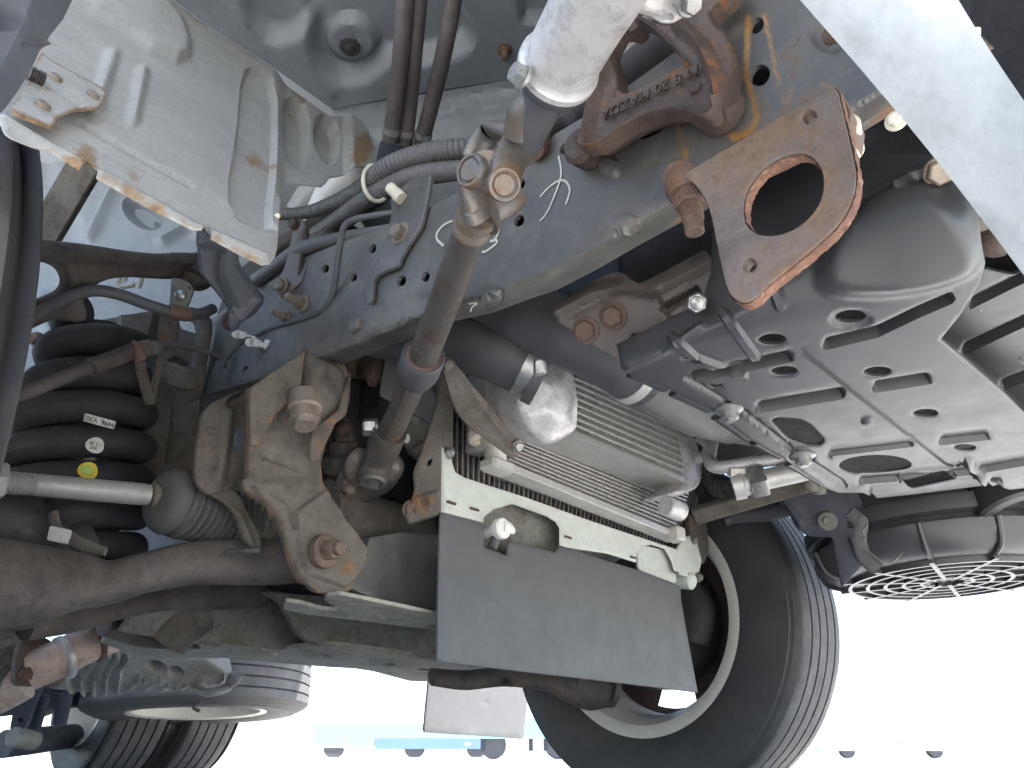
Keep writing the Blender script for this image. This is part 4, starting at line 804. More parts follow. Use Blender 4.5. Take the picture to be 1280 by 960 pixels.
# ------------------------------------------------------------------ radiator pack
def quadgrid(mp, A, B, C_, D_):   # px corners tl, tr, br, bl on a plane -> bilinear in space
    a, b, c, d = (on(mp, *q) for q in (A, B, C_, D_))
    return lambda s, t: (a*(1-s)+b*s)*(1-t)+(d*(1-s)+c*s)*t
def core(parent, q, n, n_dir, depth, tube_h, zig, tm_='tube_aluminium', fm_='fin_aluminium', fin_in=.0006, along='s'):
    # n flat tubes with a zig-zag fin strip between each pair
    g_ = q if along == 's' else (lambda s, t: q(t, s))
    nd = Vector(n_dir).normalized()
    for i in range(n):
        t = i/(n-1); a, b = g_(0, t), g_(1, t); up_ = (g_(.5, min(1, t+.01))-g_(.5, max(0, t-.01))).normalized()
        build('tube', *rbox((a+b)/2-nd*depth/2, up_*tube_h, nd*depth/2, (b-a)/2, .3), tm_, parent)
        if i == n-1: break
        c, d = g_(0, (i+1)/(n-1)), g_(1, (i+1)/(n-1)); V_, F_ = [], []
        for k in range(zig+1):
            s = k/zig; e0 = (a*(1-s)+b*s); e1 = (c*(1-s)+d*s); lo, hi = (.06, .94)
            p = e0.lerp(e1, lo if k % 2 else hi); V_ += [p-nd*fin_in, p-nd*depth]
        for k in range(zig): F_.append((2*k, 2*k+1, 2*k+3, 2*k+2))
        build('fin_strip', V_, F_, fm_, parent, smooth=False)
# intercooler (nearest)
iy = planeY(.52); Q = quadgrid(iy, (719, 472), (852, 531), (866, 602), (716, 538))
ic = empty('intercooler', Q(.5, .5), truck, 'aluminium intercooler with pale tubes and a cast end tank')
core(ic, Q, 9, (0, -1, 0), .06, .0018, 90)
build('core_back', *boxv(Q(.5, .5)+Vector((0, .065, 0)), (Q(1, .5)-Q(0, .5))/2, (0, .004, 0), (0, 0, .045)), 'fin_dark', ic)
a, b = Q(0, 1), Q(1, 1); lo = Vector((0, .070, 0))
V_ = [a+Vector((-.02, -.001, -.003)), b+Vector((0, -.001, -.003)), b+Vector((.0, .066, -.004)), a+Vector((-.02, .066, -.004))]
build('bottom_rail', *boxv((V_[0]+V_[2])/2+Vector((0, 0, -.002)), (b-a)/2+Vector((.01, 0, 0)), (0, .035, 0), (0, 0, .003)), 'tube_aluminium', ic)
tkm = plane3((655, 500, .835), (723, 470, .88), (700, 560, .86))
tank_o = [(664, 452), (690, 446), (716, 456), (722, 480), (724, 520), (722, 536), (714, 545), (690, 556), (680, 554), (664, 542), (654, 526), (647, 505), (646, 480), (652, 462)]
et = sheet('end_tank', chaikin(tank_o, 2), tkm, 'cast_aluminium', ic, step=4, thick=.05, bev=5, hf=add(pocket([(664, 470), (700, 466), (712, 500), (708, 530), (684, 538), (664, 520)], 36, .018), rib([(714, 470), (717, 535), (690, 550)], 4, .003)))
er = sheet('end_tank', chaikin([(848, 528), (862, 535), (874, 552), (882, 580), (879, 605), (868, 614), (848, 620), (836, 616), (862, 602)], 2), planeY(.515), 'cast_aluminium', ic, step=4, thick=.05, bev=5)
build('mount_pin', *lathe(at(832, 632, Y=.51), (1, -.1, -.05), [(0, .013), (.002, .015), (.034, .015), (.036, .012), (.036, .006), (.030, .006), (.030, 0)], 28), 'cast_aluminium', ic)
# condenser (middle)
cy = planeY(.575); Q2 = quadgrid(cy, (646, 515), (866, 606), (842, 664), (634, 578))
cond = empty('condenser', Q2(.5, .5), truck, 'finned aluminium condenser behind the intercooler')
core(cond, Q2, 15, (0, -1, 0), .022, .0011, 128)
build('core_back', *boxv(Q2(.5, .5)+Vector((0, .026, 0)), (Q2(1, .5)-Q2(0, .5))/2, (0, .002, 0), (0, 0, .05)), 'fin_dark', cond)
a, b = Q2(0, 1), Q2(1, 1); build('bottom_rail', *rbox((a+b)/2+Vector((0, .008, -.007)), (0, .014, 0), (0, 0, .005), (b-a)/2+Vector((.016, 0, 0)), .2), 'tube_aluminium', cond)
build('side_header', *lathe(Q2(0, 1)+Vector((-.016, .005, -.012)), (0, 0, 1), [(0, .012), (.004, .014), (.15, .014)], 24), 'fin_aluminium', cond)
build('header_foot', *rbox(at(622, 584, Y=.565), (.020, 0, 0), (0, .014, 0), (0, 0, .007), .3), 'fin_aluminium', cond)
build('header_end', *rbox(at(845, 668, Y=.565), (.012, 0, 0), (0, .012, 0), (0, 0, .012), .3), 'fin_aluminium', cond)
# radiator (farthest) with vertical tubes
ry = planeY(.64); Q3 = quadgrid(ry, (556, 430), (890, 560), (862, 722), (558, 590))
rad = empty('radiator', Q3(.5, .5), truck, 'dark finned radiator core at the back of the pack')
core(rad, Q3, 62, (0, -1, 0), .02, .0009, 120, tm_='fin_aluminium', fm_='fin_dark', along='t')
build('core_back', *boxv(Q3(.5, .5)+Vector((0, .024, 0)), (Q3(1, .5)-Q3(0, .5))/2, (0, .002, 0), (0, 0, .13)), 'dark_iron', rad)
build('side_tank', *rbox(at(603, 500, Y=.60), (.012, 0, 0), (0, .02, 0), (0, 0, .075), .3), 'tube_aluminium', rad)
fnk = at(600, 530, Y=.585); build('filler_neck', *lathe(fnk, (.08, -.15, -1), [(-.01, .016), (.012, .0165), (.014, .0185), (.022, .0185), (.024, .016), (.024, .010), (.014, .009), (.014, 0)], 32), 'cream_plastic', rad)
# support panel
py_ = planeY(.60)
plo = [(549, 552), (563, 555), (565, 575), (570, 590), (582, 597), (660, 622), (737, 650), (800, 671), (846, 686), (853, 674), (862, 669), (871, 675), (878, 700), (875, 714), (866, 722), (845, 717), (840, 700), (832, 686), (816, 681), (802, 682), (797, 690), (796, 703), (760, 692), (700, 683), (700, 662), (696, 652), (684, 646), (640, 630), (616, 637), (606, 646), (605, 654), (552, 640)]
supp = sheet('radiator_support', plo, py_, 'support_paint', truck, step=5, thick=.0025, bev=1.2, hf=add(rib([(552, 556), (555, 640)], 3, .002), rib([(697, 682), (697, 660), (684, 648), (640, 632), (614, 640)], 4, .004)), wear=lambda u, v: .45*ss(1-np.hypot(u-590, v-625)/16)+.35*ss(1-np.hypot(u-560, v-630)/8), label='pale green painted steel panel under the radiator')
for u, v in ((560, 566), (866, 675), (872, 722)): bolt(on(py_, u, v), (0, -1, 0), .007, supp, 'dusty_steel_green' if u > 600 else 'zinc_bolt', washer=1.2, dome=True)
build('mount_stub', *lathe(at(858, 726, Y=.61), (0, -1, -.2), [(-.02, .014), (.01, .014), (.014, .010), (.015, 0)], 24), 'support_paint', supp)
for u, v in ((563, 629), (592, 637), (709, 672), (790, 697), (844, 716)): build('spring_clip', *rbox(on(py_, u, v)+Vector((0, -.002, 0)), (.007, 0, 0), (0, .0015, 0), (0, 0, .0013), .3), 'deep_rust', supp)
tray = sheet('lower_tray', rc([(600, 655), (610, 636), (650, 626), (706, 650), (706, 700), (640, 700), (600, 690)], 5), planeY(.625), 'dusty_steel_green', truck, step=7, thick=.003, hf=rib([(640, 650), (690, 668)], 20, .002))
sheet('lower_tray', rc([(796, 680), (842, 690), (846, 730), (798, 712)], 5), planeY(.612), 'support_paint', truck, step=7, thick=.003)
dc = at(626, 661, Y=.588)
mb = MB(); mb.add(lathe(dc+Vector((0, .03, .0)), (0, -1, 0), [(0, .007), (.024, .008), (.026, .0125), (.034, .0130), (.036, .0115), (.036, 0)], 28)); mb.add(sweep([dc+Vector((0, -.004, .002)), dc+Vector((.010, -.005, .002)), dc+Vector((.020, -.003, .001))], [.009, .007, .0045], segs=14, sub=5, flat=(.6, (0, 1, 0)))); mb.obj('drain_cock', 'white_plastic', rad, label='white plastic radiator drain tap')
tube('drain_pipe', [at(620, 672, Y=.60), at(614, 686, Y=.60)], .006, 'hose_rubber', rad, sub=2)
# rubber air flap
fy = planeY(.594)
flo = [(551, 640), (603, 653), (605, 664), (605, 684), (634, 694), (636, 676), (694, 690), (701, 682), (760, 701), (797, 712), (838, 728), (851, 733), (852, 750), (858, 785), (873, 866), (800, 857), (690, 844), (547, 827), (548, 740)]
def flm(u, v):
    y = .594+.004*ss((np.asarray(v, float)-700)/200)*ss((np.asarray(u, float)-700)/200)-.006*ss((640-np.asarray(u, float))/100)*ss((np.asarray(v, float)-700)/120)
    r_ = rays(u, v); return CAM+r_*(y/r_[..., 1])[..., None]
sheet('air_flap', flo, flm, 'flap_rubber', truck, wear=lambda u, v: .30*ss(1-segdist(u, v, [(547, 827), (690, 844), (800, 857), (873, 866)])/22)+.55*ss(1-segdist(u, v, [(805, 833), (850, 838)])/9)+.25*ss(1-segdist(u, v, [(548, 650), (547, 827)])/8), step=8, thick=.003, bev=.8, label='flat dark grey rubber flap hanging under the radiator')

# ------------------------------------------------------------------ large hoses in front of the pack
h1 = Pd([(470, 400, .86), (530, 410, .84), (575, 425, .82), (622, 440, .80), (666, 462, .80)])
hose1 = tube('charge_air_hose', h1, [.045, .040, .036, .034, .0335], 'hose_rubber', truck, sub=10, segs=40, label='thick black charge air hose with a steel clamp')
hn = (h1[-1]-h1[-2]).normalized()
build('hose_clamp', *ring_lathe(h1[-1]-hn*.012, hn, [(0, .034), (0, .0362), (.014, .0362), (.014, .034)], 56), 'zinc_bolt', hose1)
build('clamp_screw', *rbox(at(675, 458, d=.765), Vector(_r)*.007+Vector(_u)*.002, Vector(_u)*.010, Vector(_f)*.006, .3), 'zinc_bolt', hose1)
tube('hose_lip', [h1[-1]+hn*.002, h1[-1]+hn*.014], .0375, 'hose_rubber', hose1, sub=2, segs=40)
h2 = Pd([(560, 335, .84), (620, 372, .81), (672, 400, .775), (722, 424, .755), (768, 450, .76), (806, 473, .78)])
hose2 = tube('charge_air_hose', h2, [.044, .042, .038, .035, .034, .0335], 'hose_rubber', truck, sub=10, segs=40, label='smooth grey black intake duct above the intercooler')
hn2 = (h2[-1]-h2[-2]).normalized()
build('hose_clamp', *ring_lathe(h2[-1]-hn2*.022, hn2, [(0, .0335), (0, .0358), (.012, .0358), (.012, .0335)], 56), 'tube_aluminium', hose2)
duct = tube('intake_duct', Pd([(796, 466, .80), (836, 490, .84), (876, 514, .92), (910, 530, 1.0)]), [.030, .031, .033, .028], 'duct_grey', truck, sub=8, segs=36)
sheet('duct_shroud', rc([(770, 470), (840, 480), (905, 520), (945, 560), (900, 552), (862, 546), (800, 512)], 6), plane3((780, 480, .90), (900, 520, .98), (870, 550, .98)), 'duct_grey', truck, step=7, thick=.02, bev=3, hf=rib([(800, 500), (900, 548)], 8, .006))
# brown stay from the rail to the condenser
stm = plane3((558, 455, .74), (650, 570, .82), (570, 510, .76))
sto = [(553, 456), (556, 449), (566, 449), (577, 462), (592, 482), (612, 505), (632, 532), (645, 545), (653, 552), (654, 562), (646, 560), (648, 575), (636, 571), (626, 563), (600, 545), (582, 530), (570, 512), (563, 492)]
stay = sheet('condenser_stay', chaikin(sto, 1), stm, 'dusty_steel', truck, step=4, thick=.004, bev=1.5, hf=add(rib([(580, 470), (600, 505), (640, 558)], 5, .003), step([(600, 480), (640, 540)], 6, -.003)), wear=lambda u, v: .5*ss(1-np.hypot(u-645, v-558)/20), label='brown dusty steel stay in front of the radiator')
bolt(on(stm, 558, 455), nrm(stm, 558, 455), .0065, stay, 'dusty_steel', washer=1.1)
bolt(on(stm, 647, 557), nrm(stm, 647, 557), .0055, stay, 'zinc_bolt', washer=1.2)
# dark guard and rusty post left of the radiator
gm = plane3((500, 440, .90), (550, 440, .92), (520, 530, .88))
sheet('splash_guard', rc([(482, 440), (500, 425), (560, 440), (568, 470), (552, 528), (540, 530), (500, 508), (474, 494)], 4), gm, 'flap_rubber', truck, step=6, thick=.004, bev=1, hf=rib([(530, 470), (546, 505)], 6, .006))
pm = plane3((530, 500, .86), (552, 480, .87), (530, 640, .82))
pst = [(548, 460), (560, 462), (566, 500), (566, 560), (552, 556), (551, 640), (546, 645), (510, 656), (505, 646), (514, 628), (518, 610), (516, 590), (524, 570), (530, 552), (538, 530), (546, 500)]
post = sheet('support_post', rc(pst, 3), pm, 'dusty_steel', truck, holes=[ell(537, 578, 2.3, 4.5, 25)], step=4, thick=.012, bev=1.5, hf=add(step([(520, 590), (530, 550)], 5, .002), pocket([(506, 646), (515, 624), (550, 612), (549, 645), (512, 656)], 5, .004)),
     wear=lambda u, v: .65*ss(1-np.hypot(u-528, v-630)/28)+.25*ss(1-segdist(u, v, pst[9:15])/8), label='rusty post beside the radiator with two bolts')
for u, v in ((531, 628), (515, 637)): bolt(on(pm, u, v), nrm(pm, u, v), .0075, post, 'bright_rust', washer=1.5, h=.6)
sheet('pump_bracket', rc([(505, 520), (530, 515), (548, 528), (540, 560), (520, 570), (506, 560)], 5), plane3((505, 520, .90), (548, 528, .90), (520, 570, .88)), 'dusty_steel_green', truck, step=5, thick=.02, bev=2, hf=add(pocket(ell(519, 527, 7, 7), 4, .006), rib([(544, 530), (535, 552), (512, 566)], 4, .006)))
# engine mass behind everything
mb = MB(); mb.add(rbox((.66, 1.05, .62), (.26, 0, 0), (0, .32, 0), (0, 0, .22), .12))
eng = mb.obj('engine_block', 'dark_iron', truck)
mb = MB(); mb.add(rbox((.66, 1.05, .38), (.17, 0, 0), (0, .28, 0), (0, 0, .05), .3)); mb.obj('oil_pan', 'dark_iron', eng)
mb = MB(); mb.add(rbox((.72, .72, .66), (.22, 0, 0), (0, .05, 0), (0, 0, .16), .3)); mb.obj('fan_shroud', 'dark_iron', eng)
mb = MB(); mb.add(rbox((.90, .12, .66), (.40, 0, 0), (0, .22, 0), (0, 0, .19), .15)); mb.obj('bay_filler', 'dark_iron', eng)  # dark filler block, added to keep sky out of the undercover holes
mb = MB(); mb.add(rbox((1.02, .42, .74), (.22, 0, 0), (0, .18, 0), (0, 0, .14), .15)); mb.obj('air_box', 'dark_iron', eng)
mb = MB(); mb.add(rbox((1.36, .50, .92), (.20, 0, 0), (0, .5, 0), (0, 0, .16), .15)); mb.obj('sky_gap_filler', 'under_black', truck)  # added dark filler box, closes a gap where sky showed through
# ------------------------------------------------------------------ inner wing behind the suspension
wm = plane3((0, 400, 1.12), (260, 250, 1.20), (150, 650, 1.05))
wing = sheet('inner_wing', [(-120, 130), (60, 120), (330, 230), (360, 330), (330, 420), (300, 700), (100, 760), (-120, 760)], wm, 'wing_paint', truck, step=7, thick=.003,
     holes=[ell(191, 276, 4, 7, -35)], hf=add(pocket(ell(178, 266, 24, 13, 35), 10, -.02), rib([(48, 372), (62, 420), (84, 480), (60, 560)], 14, .012), pocket([(120, 330), (60, 420), (10, 600), (-100, 700), (-100, 300), (60, 200)], 20, -.012), rib([(140, 240), (110, 300)], 12, .01), rib([(205, 300), (240, 280), (262, 310)], 10, .012)), label='grey blue inner wing panel behind the spring')
bolt(on(wm, 46, 424), nrm(wm, 46, 424), .009, wing, 'deep_rust', washer=1.3, h=1.0)
a, b = at(108, 205, d=.96), at(52, 300, d=.98); e = (b-a).normalized(); s = e.cross(Vector(_f)).normalized()
build('wing_stay', *rbox((a+b)/2, s*.022, Vector(_f)*.006, (b-a)/2, .25), 'dusty_steel', truck, label='pale dusty flat stay below the heat shield')
gmz = plane3((250, 300, .74), (325, 370, .80), (290, 410, .79))
go_ = [(247, 310), (248, 290), (254, 284), (262, 294), (297, 318), (298, 332), (312, 350), (329, 370), (327, 380), (318, 392), (302, 402), (288, 416), (284, 405), (285, 384), (262, 355), (251, 342)]
guard = sheet('plastic_guard', rc(go_, 3), gmz, 'blue_plastic', truck, step=4.5, thick=.006, bev=1.5, hf=add(step([(247, 308), (300, 312)], 4, .004), rib([(297, 330), (324, 372), (300, 398)], 5, .005), rib([(276, 318), (274, 345), (292, 385)], 8, -.005)), label='blue grey plastic guard beside the rail')
build('rust_pad', *lathe(at(290, 402, d=.80), (-.8, -.4, -.4), [(0, .011), (.004, .011), (.005, .009), (.005, 0)], 20), 'deep_rust', guard)

# ------------------------------------------------------------------ coil spring
HN = 7.2; pts = []; rad_ = []
for i in range(170):
    t = i/169; v = 706-t*306; u = 78+t*50; d = .745+t*.085; c = at(u, v, d=d); R0 = np.interp(t, [0, .25, .6, .85, 1], [.062, .062, .056, .044, .034]); ph = HN*2*math.pi*t+1.0
    ax_ = (at(128, 400, d=.83)-at(78, 706, d=.745)).normalized(); _, e1, e2 = basis(ax_)
    pts.append(c+e1*(R0*math.cos(ph))+e2*(R0*math.sin(ph)))
spring = tube('coil_spring', pts, .0168, 'coil_black', truck, sub=1, segs=20, ang=80, label='black coil spring with paper tags on its coils')
tube('damper_tube', Pd([(84, 690, .745), (105, 540, .79), (126, 410, .83)]), [.046, .042, .026], 'coil_black', spring, sub=4, segs=24)
tube('damper_sleeve', Pd([(78, 590, .735), (92, 568, .742), (118, 575, .74)]), .006, 'dusty_steel_green', spring, sub=6, segs=12, flat=(.5, (-_f).tolist()))
def tag(u, v, d, w, h, ang, m_, name, rnd=True):
    c = at(u, v, d=d); ca, sa = math.cos(math.radians(ang)), math.sin(math.radians(ang)); x = Vector(_r)*ca-Vector(_u)*sa; y = Vector(_r)*sa+Vector(_u)*ca; k = d/F; z = x.cross(y)
    n = 28; V_ = []; F_ = []
    for zz in (0, -.0008):
        for i in range(n):
            q = 2*math.pi*i/n; cs, sn = math.cos(q), math.sin(q)
            if not rnd: p_ = 12; cs = math.copysign(abs(cs)**(2/p_), cs); sn = math.copysign(abs(sn)**(2/p_), sn)
            V_.append(c+x*(w*k*cs)+y*(h*k*sn)+z*zz-z*(.35*h*k*sn*sn if rnd else 0))
    F_ = [tuple(range(n)), tuple(reversed(range(n, 2*n)))]+[(i, i+n, (i+1) % n+n, (i+1) % n) for i in range(n)]
    return build(name, V_, F_, m_, spring, ang=60), c, x, y, z
t1, c, x, y, z = tag(124, 526.5, .695, 20, 5, 15, 'paper_label', 'paper_strip', False)
text('printed_code', '9496  V302', c+z*.0004, -x, -y, .0068, 'ink', spring, depth=.0002)
t2, c, x, y, z = tag(118, 557, .69, 11.5, 10, 8, 'paper_label', 'round_tag'); text('printed_code', 'T 36', c+z*.0012+y*.002, -x, -y, .0045, 'ink', spring, depth=.0002); text('printed_code', 'A57', c+z*.0008-y*.002, -x, -y, .0040, 'ink', spring, depth=.0002)
t3, c, x, y, z = tag(109, 589, .68, 12.5, 11, 10, 'yellow_label', 'yellow_tag')
n = 20; build('green_mark', [c+z*.0012+x*(.006*math.cos(2*math.pi*i/n))+y*(.0045*math.sin(2*math.pi*i/n)+.0015) for i in range(n)]+[c+z*.0004+x*(.006*math.cos(2*math.pi*i/n))+y*(.0045*math.sin(2*math.pi*i/n)+.0015) for i in range(n)], [tuple(range(n))]+[(i, i+n, (i+1) % n+n, (i+1) % n) for i in range(n)], 'green_mark', spring, smooth=False)
tag(74, 669, .655, 14, 9, 12, 'paper_label', 'paper_strip', False)
build('spring_seat', *lathe(at(72, 722, d=.74), at(128, 400, d=.83)-at(78, 706, d=.745), [(0, .02), (0, .085), (.01, .09), (.012, .086), (.004, .07), (.004, .02)], 48), 'dark_iron', spring)
sk = tube('damper_fork', Pd([(66, 640, .67), (70, 660, .665), (84, 672, .66), (104, 682, .655), (132, 690, .65)]), [.005, .006, .007, .007, .004], 'dusty_steel', truck, sub=6, segs=14, flat=(.5, (-_f).tolist()))
tube('knuckle', Pd([(-30, 650, .66), (20, 660, .68), (70, 690, .70), (120, 672, .72)]), [.035, .034, .03, .025], 'dark_iron', truck, sub=6, segs=24)

# ------------------------------------------------------------------ upper control arm
um = plane3((45, 330, .70), (240, 330, .84), (100, 400, .74))
uco = [(20, 298), (60, 300), (110, 305), (160, 314), (205, 318), (246, 314), (252, 330), (246, 346), (215, 350), (170, 346), (138, 348), (118, 358), (104, 372), (112, 390), (108, 404), (88, 402), (70, 398), (40, 412), (15, 420)]
uca = sheet('upper_control_arm', chaikin(uco, 2), um, 'forged_rust', truck, holes=[chaikin([(30, 328), (62, 326), (82, 334), (90, 350), (84, 364), (60, 374), (34, 386)], 2)], hf=add(rib([(20, 312), (110, 318), (245, 330)], 16, .010), rib([(20, 405), (80, 385)], 12, .008)), step=4.5, thick=.022, bev=4, label='dark forged upper control arm with a round bush')
build('bush', *lathe(on(um, 238, 332)+Vector((.01, 0, 0)), (-.3, -.9, -.2), [(-.02, .020), (.004, .020), (.007, .017), (.007, .013), (.004, .012), (.004, .008), (.012, .008), (.012, 0)], 32), 'dusty_steel', uca)
tube('sensor_cable', Pd([(-20, 425, .62), (30, 402, .66), (70, 380, .70), (110, 364, .73), (145, 367, .75), (185, 381, .77), (220, 391, .79), (250, 392, .81), (266, 386, .83)]), .0062, 'hose_rubber', truck, sub=8, segs=16)
tube('cable_sleeve', Pd([(212, 388, .785), (222, 391, .79), (234, 393, .80)]), .0082, 'copper_rust', truck, sub=4, segs=16)
tbm = plane3((212, 345, .80), (240, 355, .80), (222, 395, .79))
tb = sheet('cable_tab', rc([(214, 346), (236, 352), (242, 362), (236, 378), (228, 394), (210, 390), (212, 372)], 4), tbm, 'dusty_steel_green', truck, step=4, thick=.004, bev=1, holes=[ell(236, 360, 2, 1.4, 20)])
build('rivet', *lathe(on(tbm, 226, 369), nrm(tbm, 226, 369), [(0, .0065), (.003, .0062), (.005, .004), (.0055, 0)], 20), 'zinc_bolt', tb)
for P in ([(148, 356, .9), (150, 346, .9), (157, 343, .9), (155, 352, .9)], [(172, 346, .9), (178, 342, .9), (176, 352, .9), (173, 360, .9)], [(146, 352, .9), (152, 358, .9), (168, 356, .9)]):
    tube('wire_clip', Pd(P), .003, 'cream_plastic', truck, sub=6, segs=10)

# ------------------------------------------------------------------ damper mount, brackets, brake hose
mmp = plane3((170, 400, .95), (260, 400, .98), (200, 600, .86))
mnt = sheet('damper_mount', rc([(120, 400), (200, 385), (262, 388), (262, 410), (250, 505), (246, 560), (244, 600), (150, 640), (130, 520)], 6), mmp, 'dusty_steel', truck, step=7, thick=.012, bev=2, hf=add(rib([(216, 500), (206, 575)], 3, -.004), pocket([(150, 400), (200, 395), (190, 440), (150, 440)], 10, .02)), holes=[rc([(222, 392), (240, 396), (246, 416), (226, 410)], 4), rc([(214, 444), (238, 454), (238, 466), (208, 456)], 3)], label='brown dusty damper mount beside the frame rail')
tube('mount_loop', Pd([(236, 392, .93), (252, 398, .92), (256, 412, .915), (250, 450, .90), (244, 488, .885), (232, 494, .88)]), .0095, 'dusty_steel', mnt, sub=8, segs=16, flat=(.6, (-_f).tolist()))
build('spacer', *rbox(at(217, 468, d=.87), Vector(_r)*.022-Vector(_u)*.006, Vector(_u)*.013, Vector(_f)*.012, .2), 'dusty_steel_green', mnt)
bhm = plane3((205, 395, .83), (220, 400, .83), (195, 500, .79))
bhb = sheet('hose_bracket', rc([(200, 392), (223, 394), (222, 412), (216, 444), (206, 448), (200, 468), (193, 502), (187, 506), (183, 500), (190, 470), (198, 440), (196, 420)], 3), bhm, 'dusty_steel', truck, step=4, thick=.004, bev=1, holes=[[(211, 402), (217, 407), (216, 415), (212, 410)], [(209, 432), (213, 430), (211, 437)]], wear=lambda u, v: .5*ss(1-np.hypot(u-205, v-420)/18), label='bent rusty bracket holding the brake hose')
tube('bracket_leg', Pd([(164, 431, .77), (172, 442, .775), (176, 462, .78), (182, 485, .785), (187, 505, .79)]), .0062, 'dusty_steel', bhb, sub=5, segs=12, flat=(.4, (-_f).tolist()))
hose = tube('brake_hose', Pd([(-20, 502, .60), (30, 491, .64), (70, 476, .67), (115, 458, .705)]), .0066, 'old_hose', truck, sub=8, segs=18, label='dusty brake hose with a rusty sleeve')
tube('hose_sleeve', Pd([(112, 460, .70), (140, 449, .725), (170, 438, .75)]), .0088, 'forged_rust', hose, sub=4, segs=20)
fa = at(170, 438, d=.75); fb = at(196, 434, d=.775); fn = (fb-fa).normalized()
build('hose_fitting', *lathe(fa, fn, [(-.002, .0085), (.004, .0105), (.016, .0105), (.018, .0075)], 6), 'dusty_steel', hose)
build('pipe_nut', *lathe(fa+fn*.018, fn, [(0, .0078), (.009, .0078), (.010, .006), (.014, .004)], 6), 'zinc_bolt', hose)
tube('brake_pipe', Pd([(196, 434, .775), (212, 430, .79), (236, 434, .82), (262, 441, .84), (278, 446, .855), (288, 440, .86), (300, 428, .865), (318, 421, .87)]), .0034, 'hose_rubber', hose, sub=8, segs=12)
tube('lock_plate', Pd([(163, 430, .745), (171, 440, .742), (176, 452, .742)]), .006, 'copper_rust', hose, sub=4, segs=12, flat=(.4, (-_f).tolist()))

# ------------------------------------------------------------------ tie rod and bellows
ta, tb_ = at(-25, 600, d=.60), at(186, 618.5, d=.69); tn = (tb_-ta).normalized()
rod = build('tie_rod', *lathe(ta, tn, [(0, .0112)]+sum([[(.012+i*.0018, .0100), (.0129+i*.0018, .0092)] for i in range(16)], [])+[(.0415, .0098), (.09, .0103), ((tb_-ta).length-.006, .0105), ((tb_-ta).length, .0098), ((tb_-ta).length, .005)], 32), 'tie_rod_grey', truck, label='grey tie rod running to the rubber bellows')
build('lock_nut', *lathe(ta-tn*.01, tn, [(0, .0165), (.026, .0165), (.028, .0145)], 6), 'tie_rod_grey', rod)
mb = MB(); q = tb_; mb.add(lathe(q, tn, [(0, .0085), (.002, .0125), (.006, .0125), (.007, .0095), (.013, .0095), (.014, .013), (.018, .013), (.019, .0095), (.026, .0095)], 28)); mb.obj('bellows_clamp', 'dusty_steel', rod)
bel = at(194, 620, d=.694); bt = (at(330, 662, d=.80)-bel).normalized(); pr = [(0, .010), (.002, .018), (.006, .027), (.012, .0315), (.018, .0335), (.022, .030), (.024, .027)]
for i in range(15): tt = .026+i*.0082; pr += [(tt, .0275), (tt+.0022, .0335-i*.0003), (tt+.0052, .0335-i*.0003), (tt+.0070, .0275)]
build('rack_bellows', *lathe(bel, bt, pr, 48), 'bellows_rubber', truck, ang=60, label='ribbed black rubber steering bellows')

# ------------------------------------------------------------------ lower control arm
lca = tube('lower_control_arm', Pd([(-70, 732, .56), (0, 730, .59), (50, 730, .615), (95, 727, .64), (135, 728, .66), (180, 716, .68), (240, 704, .705), (300, 702, .73), (350, 702, .75), (400, 700, .775)]), [.040, .036, .031, .025, .0195, .0185, .0205, .0225, .0225, .021], 'forged_rust', truck, sub=8, segs=32, flat=(.85, (0, -1, .3)), power=2.6, label='rusty forged lower control arm')
tube('arm_limb', Pd([(30, 768, .72), (90, 766, .76), (140, 757, .80), (200, 746, .85), (260, 740, .92), (320, 735, .98)]), [.028, .022, .018, .018, .024, .03], 'forged_rust', lca, sub=8, segs=28, flat=(.7, (0, -1, .6)))
tube('arm_limb', Pd([(130, 782, .86), (190, 796, .92), (260, 800, 1.0)]), [.012, .014, .012], 'forged_rust', lca, sub=8, segs=24)
a = at(20, 764, d=.63); build('ball_joint', *lathe(a, (.1, -.2, -1), [(-.05, .030), (.0, .032), (.006, .030), (.010, .024), (.011, 0)], 40), 'forged_rust', lca)
build('joint_cup', *lathe(at(5, 776, d=.72), (.3, -.3, -1), [(-.04, .045), (.008, .052), (.011, .050), (.008, .044), (0, .0)], 48), 'dusty_steel_green', lca)
build('casting_mark', *rbox(at(303, 689, d=.692), Vector(_r)*.017+Vector(_u)*.001, Vector(_u)*.0024, Vector(_f)*.002, .5), 'forged_rust', lca)

# ------------------------------------------------------------------ suspension crossmember
xm = empty('suspension_crossmember', at(380, 600, Y=.62), truck, 'dusty brown suspension crossmember with a large pivot bolt')
k2 = planeY(.615)
sheet('column_plate', rc([(312, 484), (290, 492), (267, 502), (254, 516), (248, 545), (244, 590), (247, 606), (260, 618), (285, 612), (303, 596), (312, 600), (325, 560)], 5), planeY(.655), 'dusty_steel', xm, holes=[ell(299.5, 548, 7.5, 17, 8)], step=4.5, thick=.006, bev=1.5, hf=add(pocket(chaikin([(286, 500), (300, 492), (310, 488), (309, 500), (294, 512), (284, 510)], 1), 6, -.012), rib([(282, 520), (270, 600)], 16, .010), pocket(ell(262, 538, 4, 4), 3, .003)), wear=lambda u, v: .1+.2*ss(1-np.hypot(u-262, v-560)/30))
sheet('column_leg', chaikin([(250, 606), (262, 618), (280, 628), (296, 645), (306, 680), (330, 690), (324, 664), (310, 640), (300, 618), (285, 606)], 1), planeY(.66), 'dusty_steel', xm, step=4.5, thick=.006, bev=1.5, hf=rib([(268, 622), (300, 645), (315, 685)], 8, .004))
sheet('inner_web', [(250, 580), (310, 590), (340, 620), (350, 700), (300, 700), (290, 640), (255, 622)], planeY(.70), 'dusty_steel_green', xm, step=8, thick=.004)
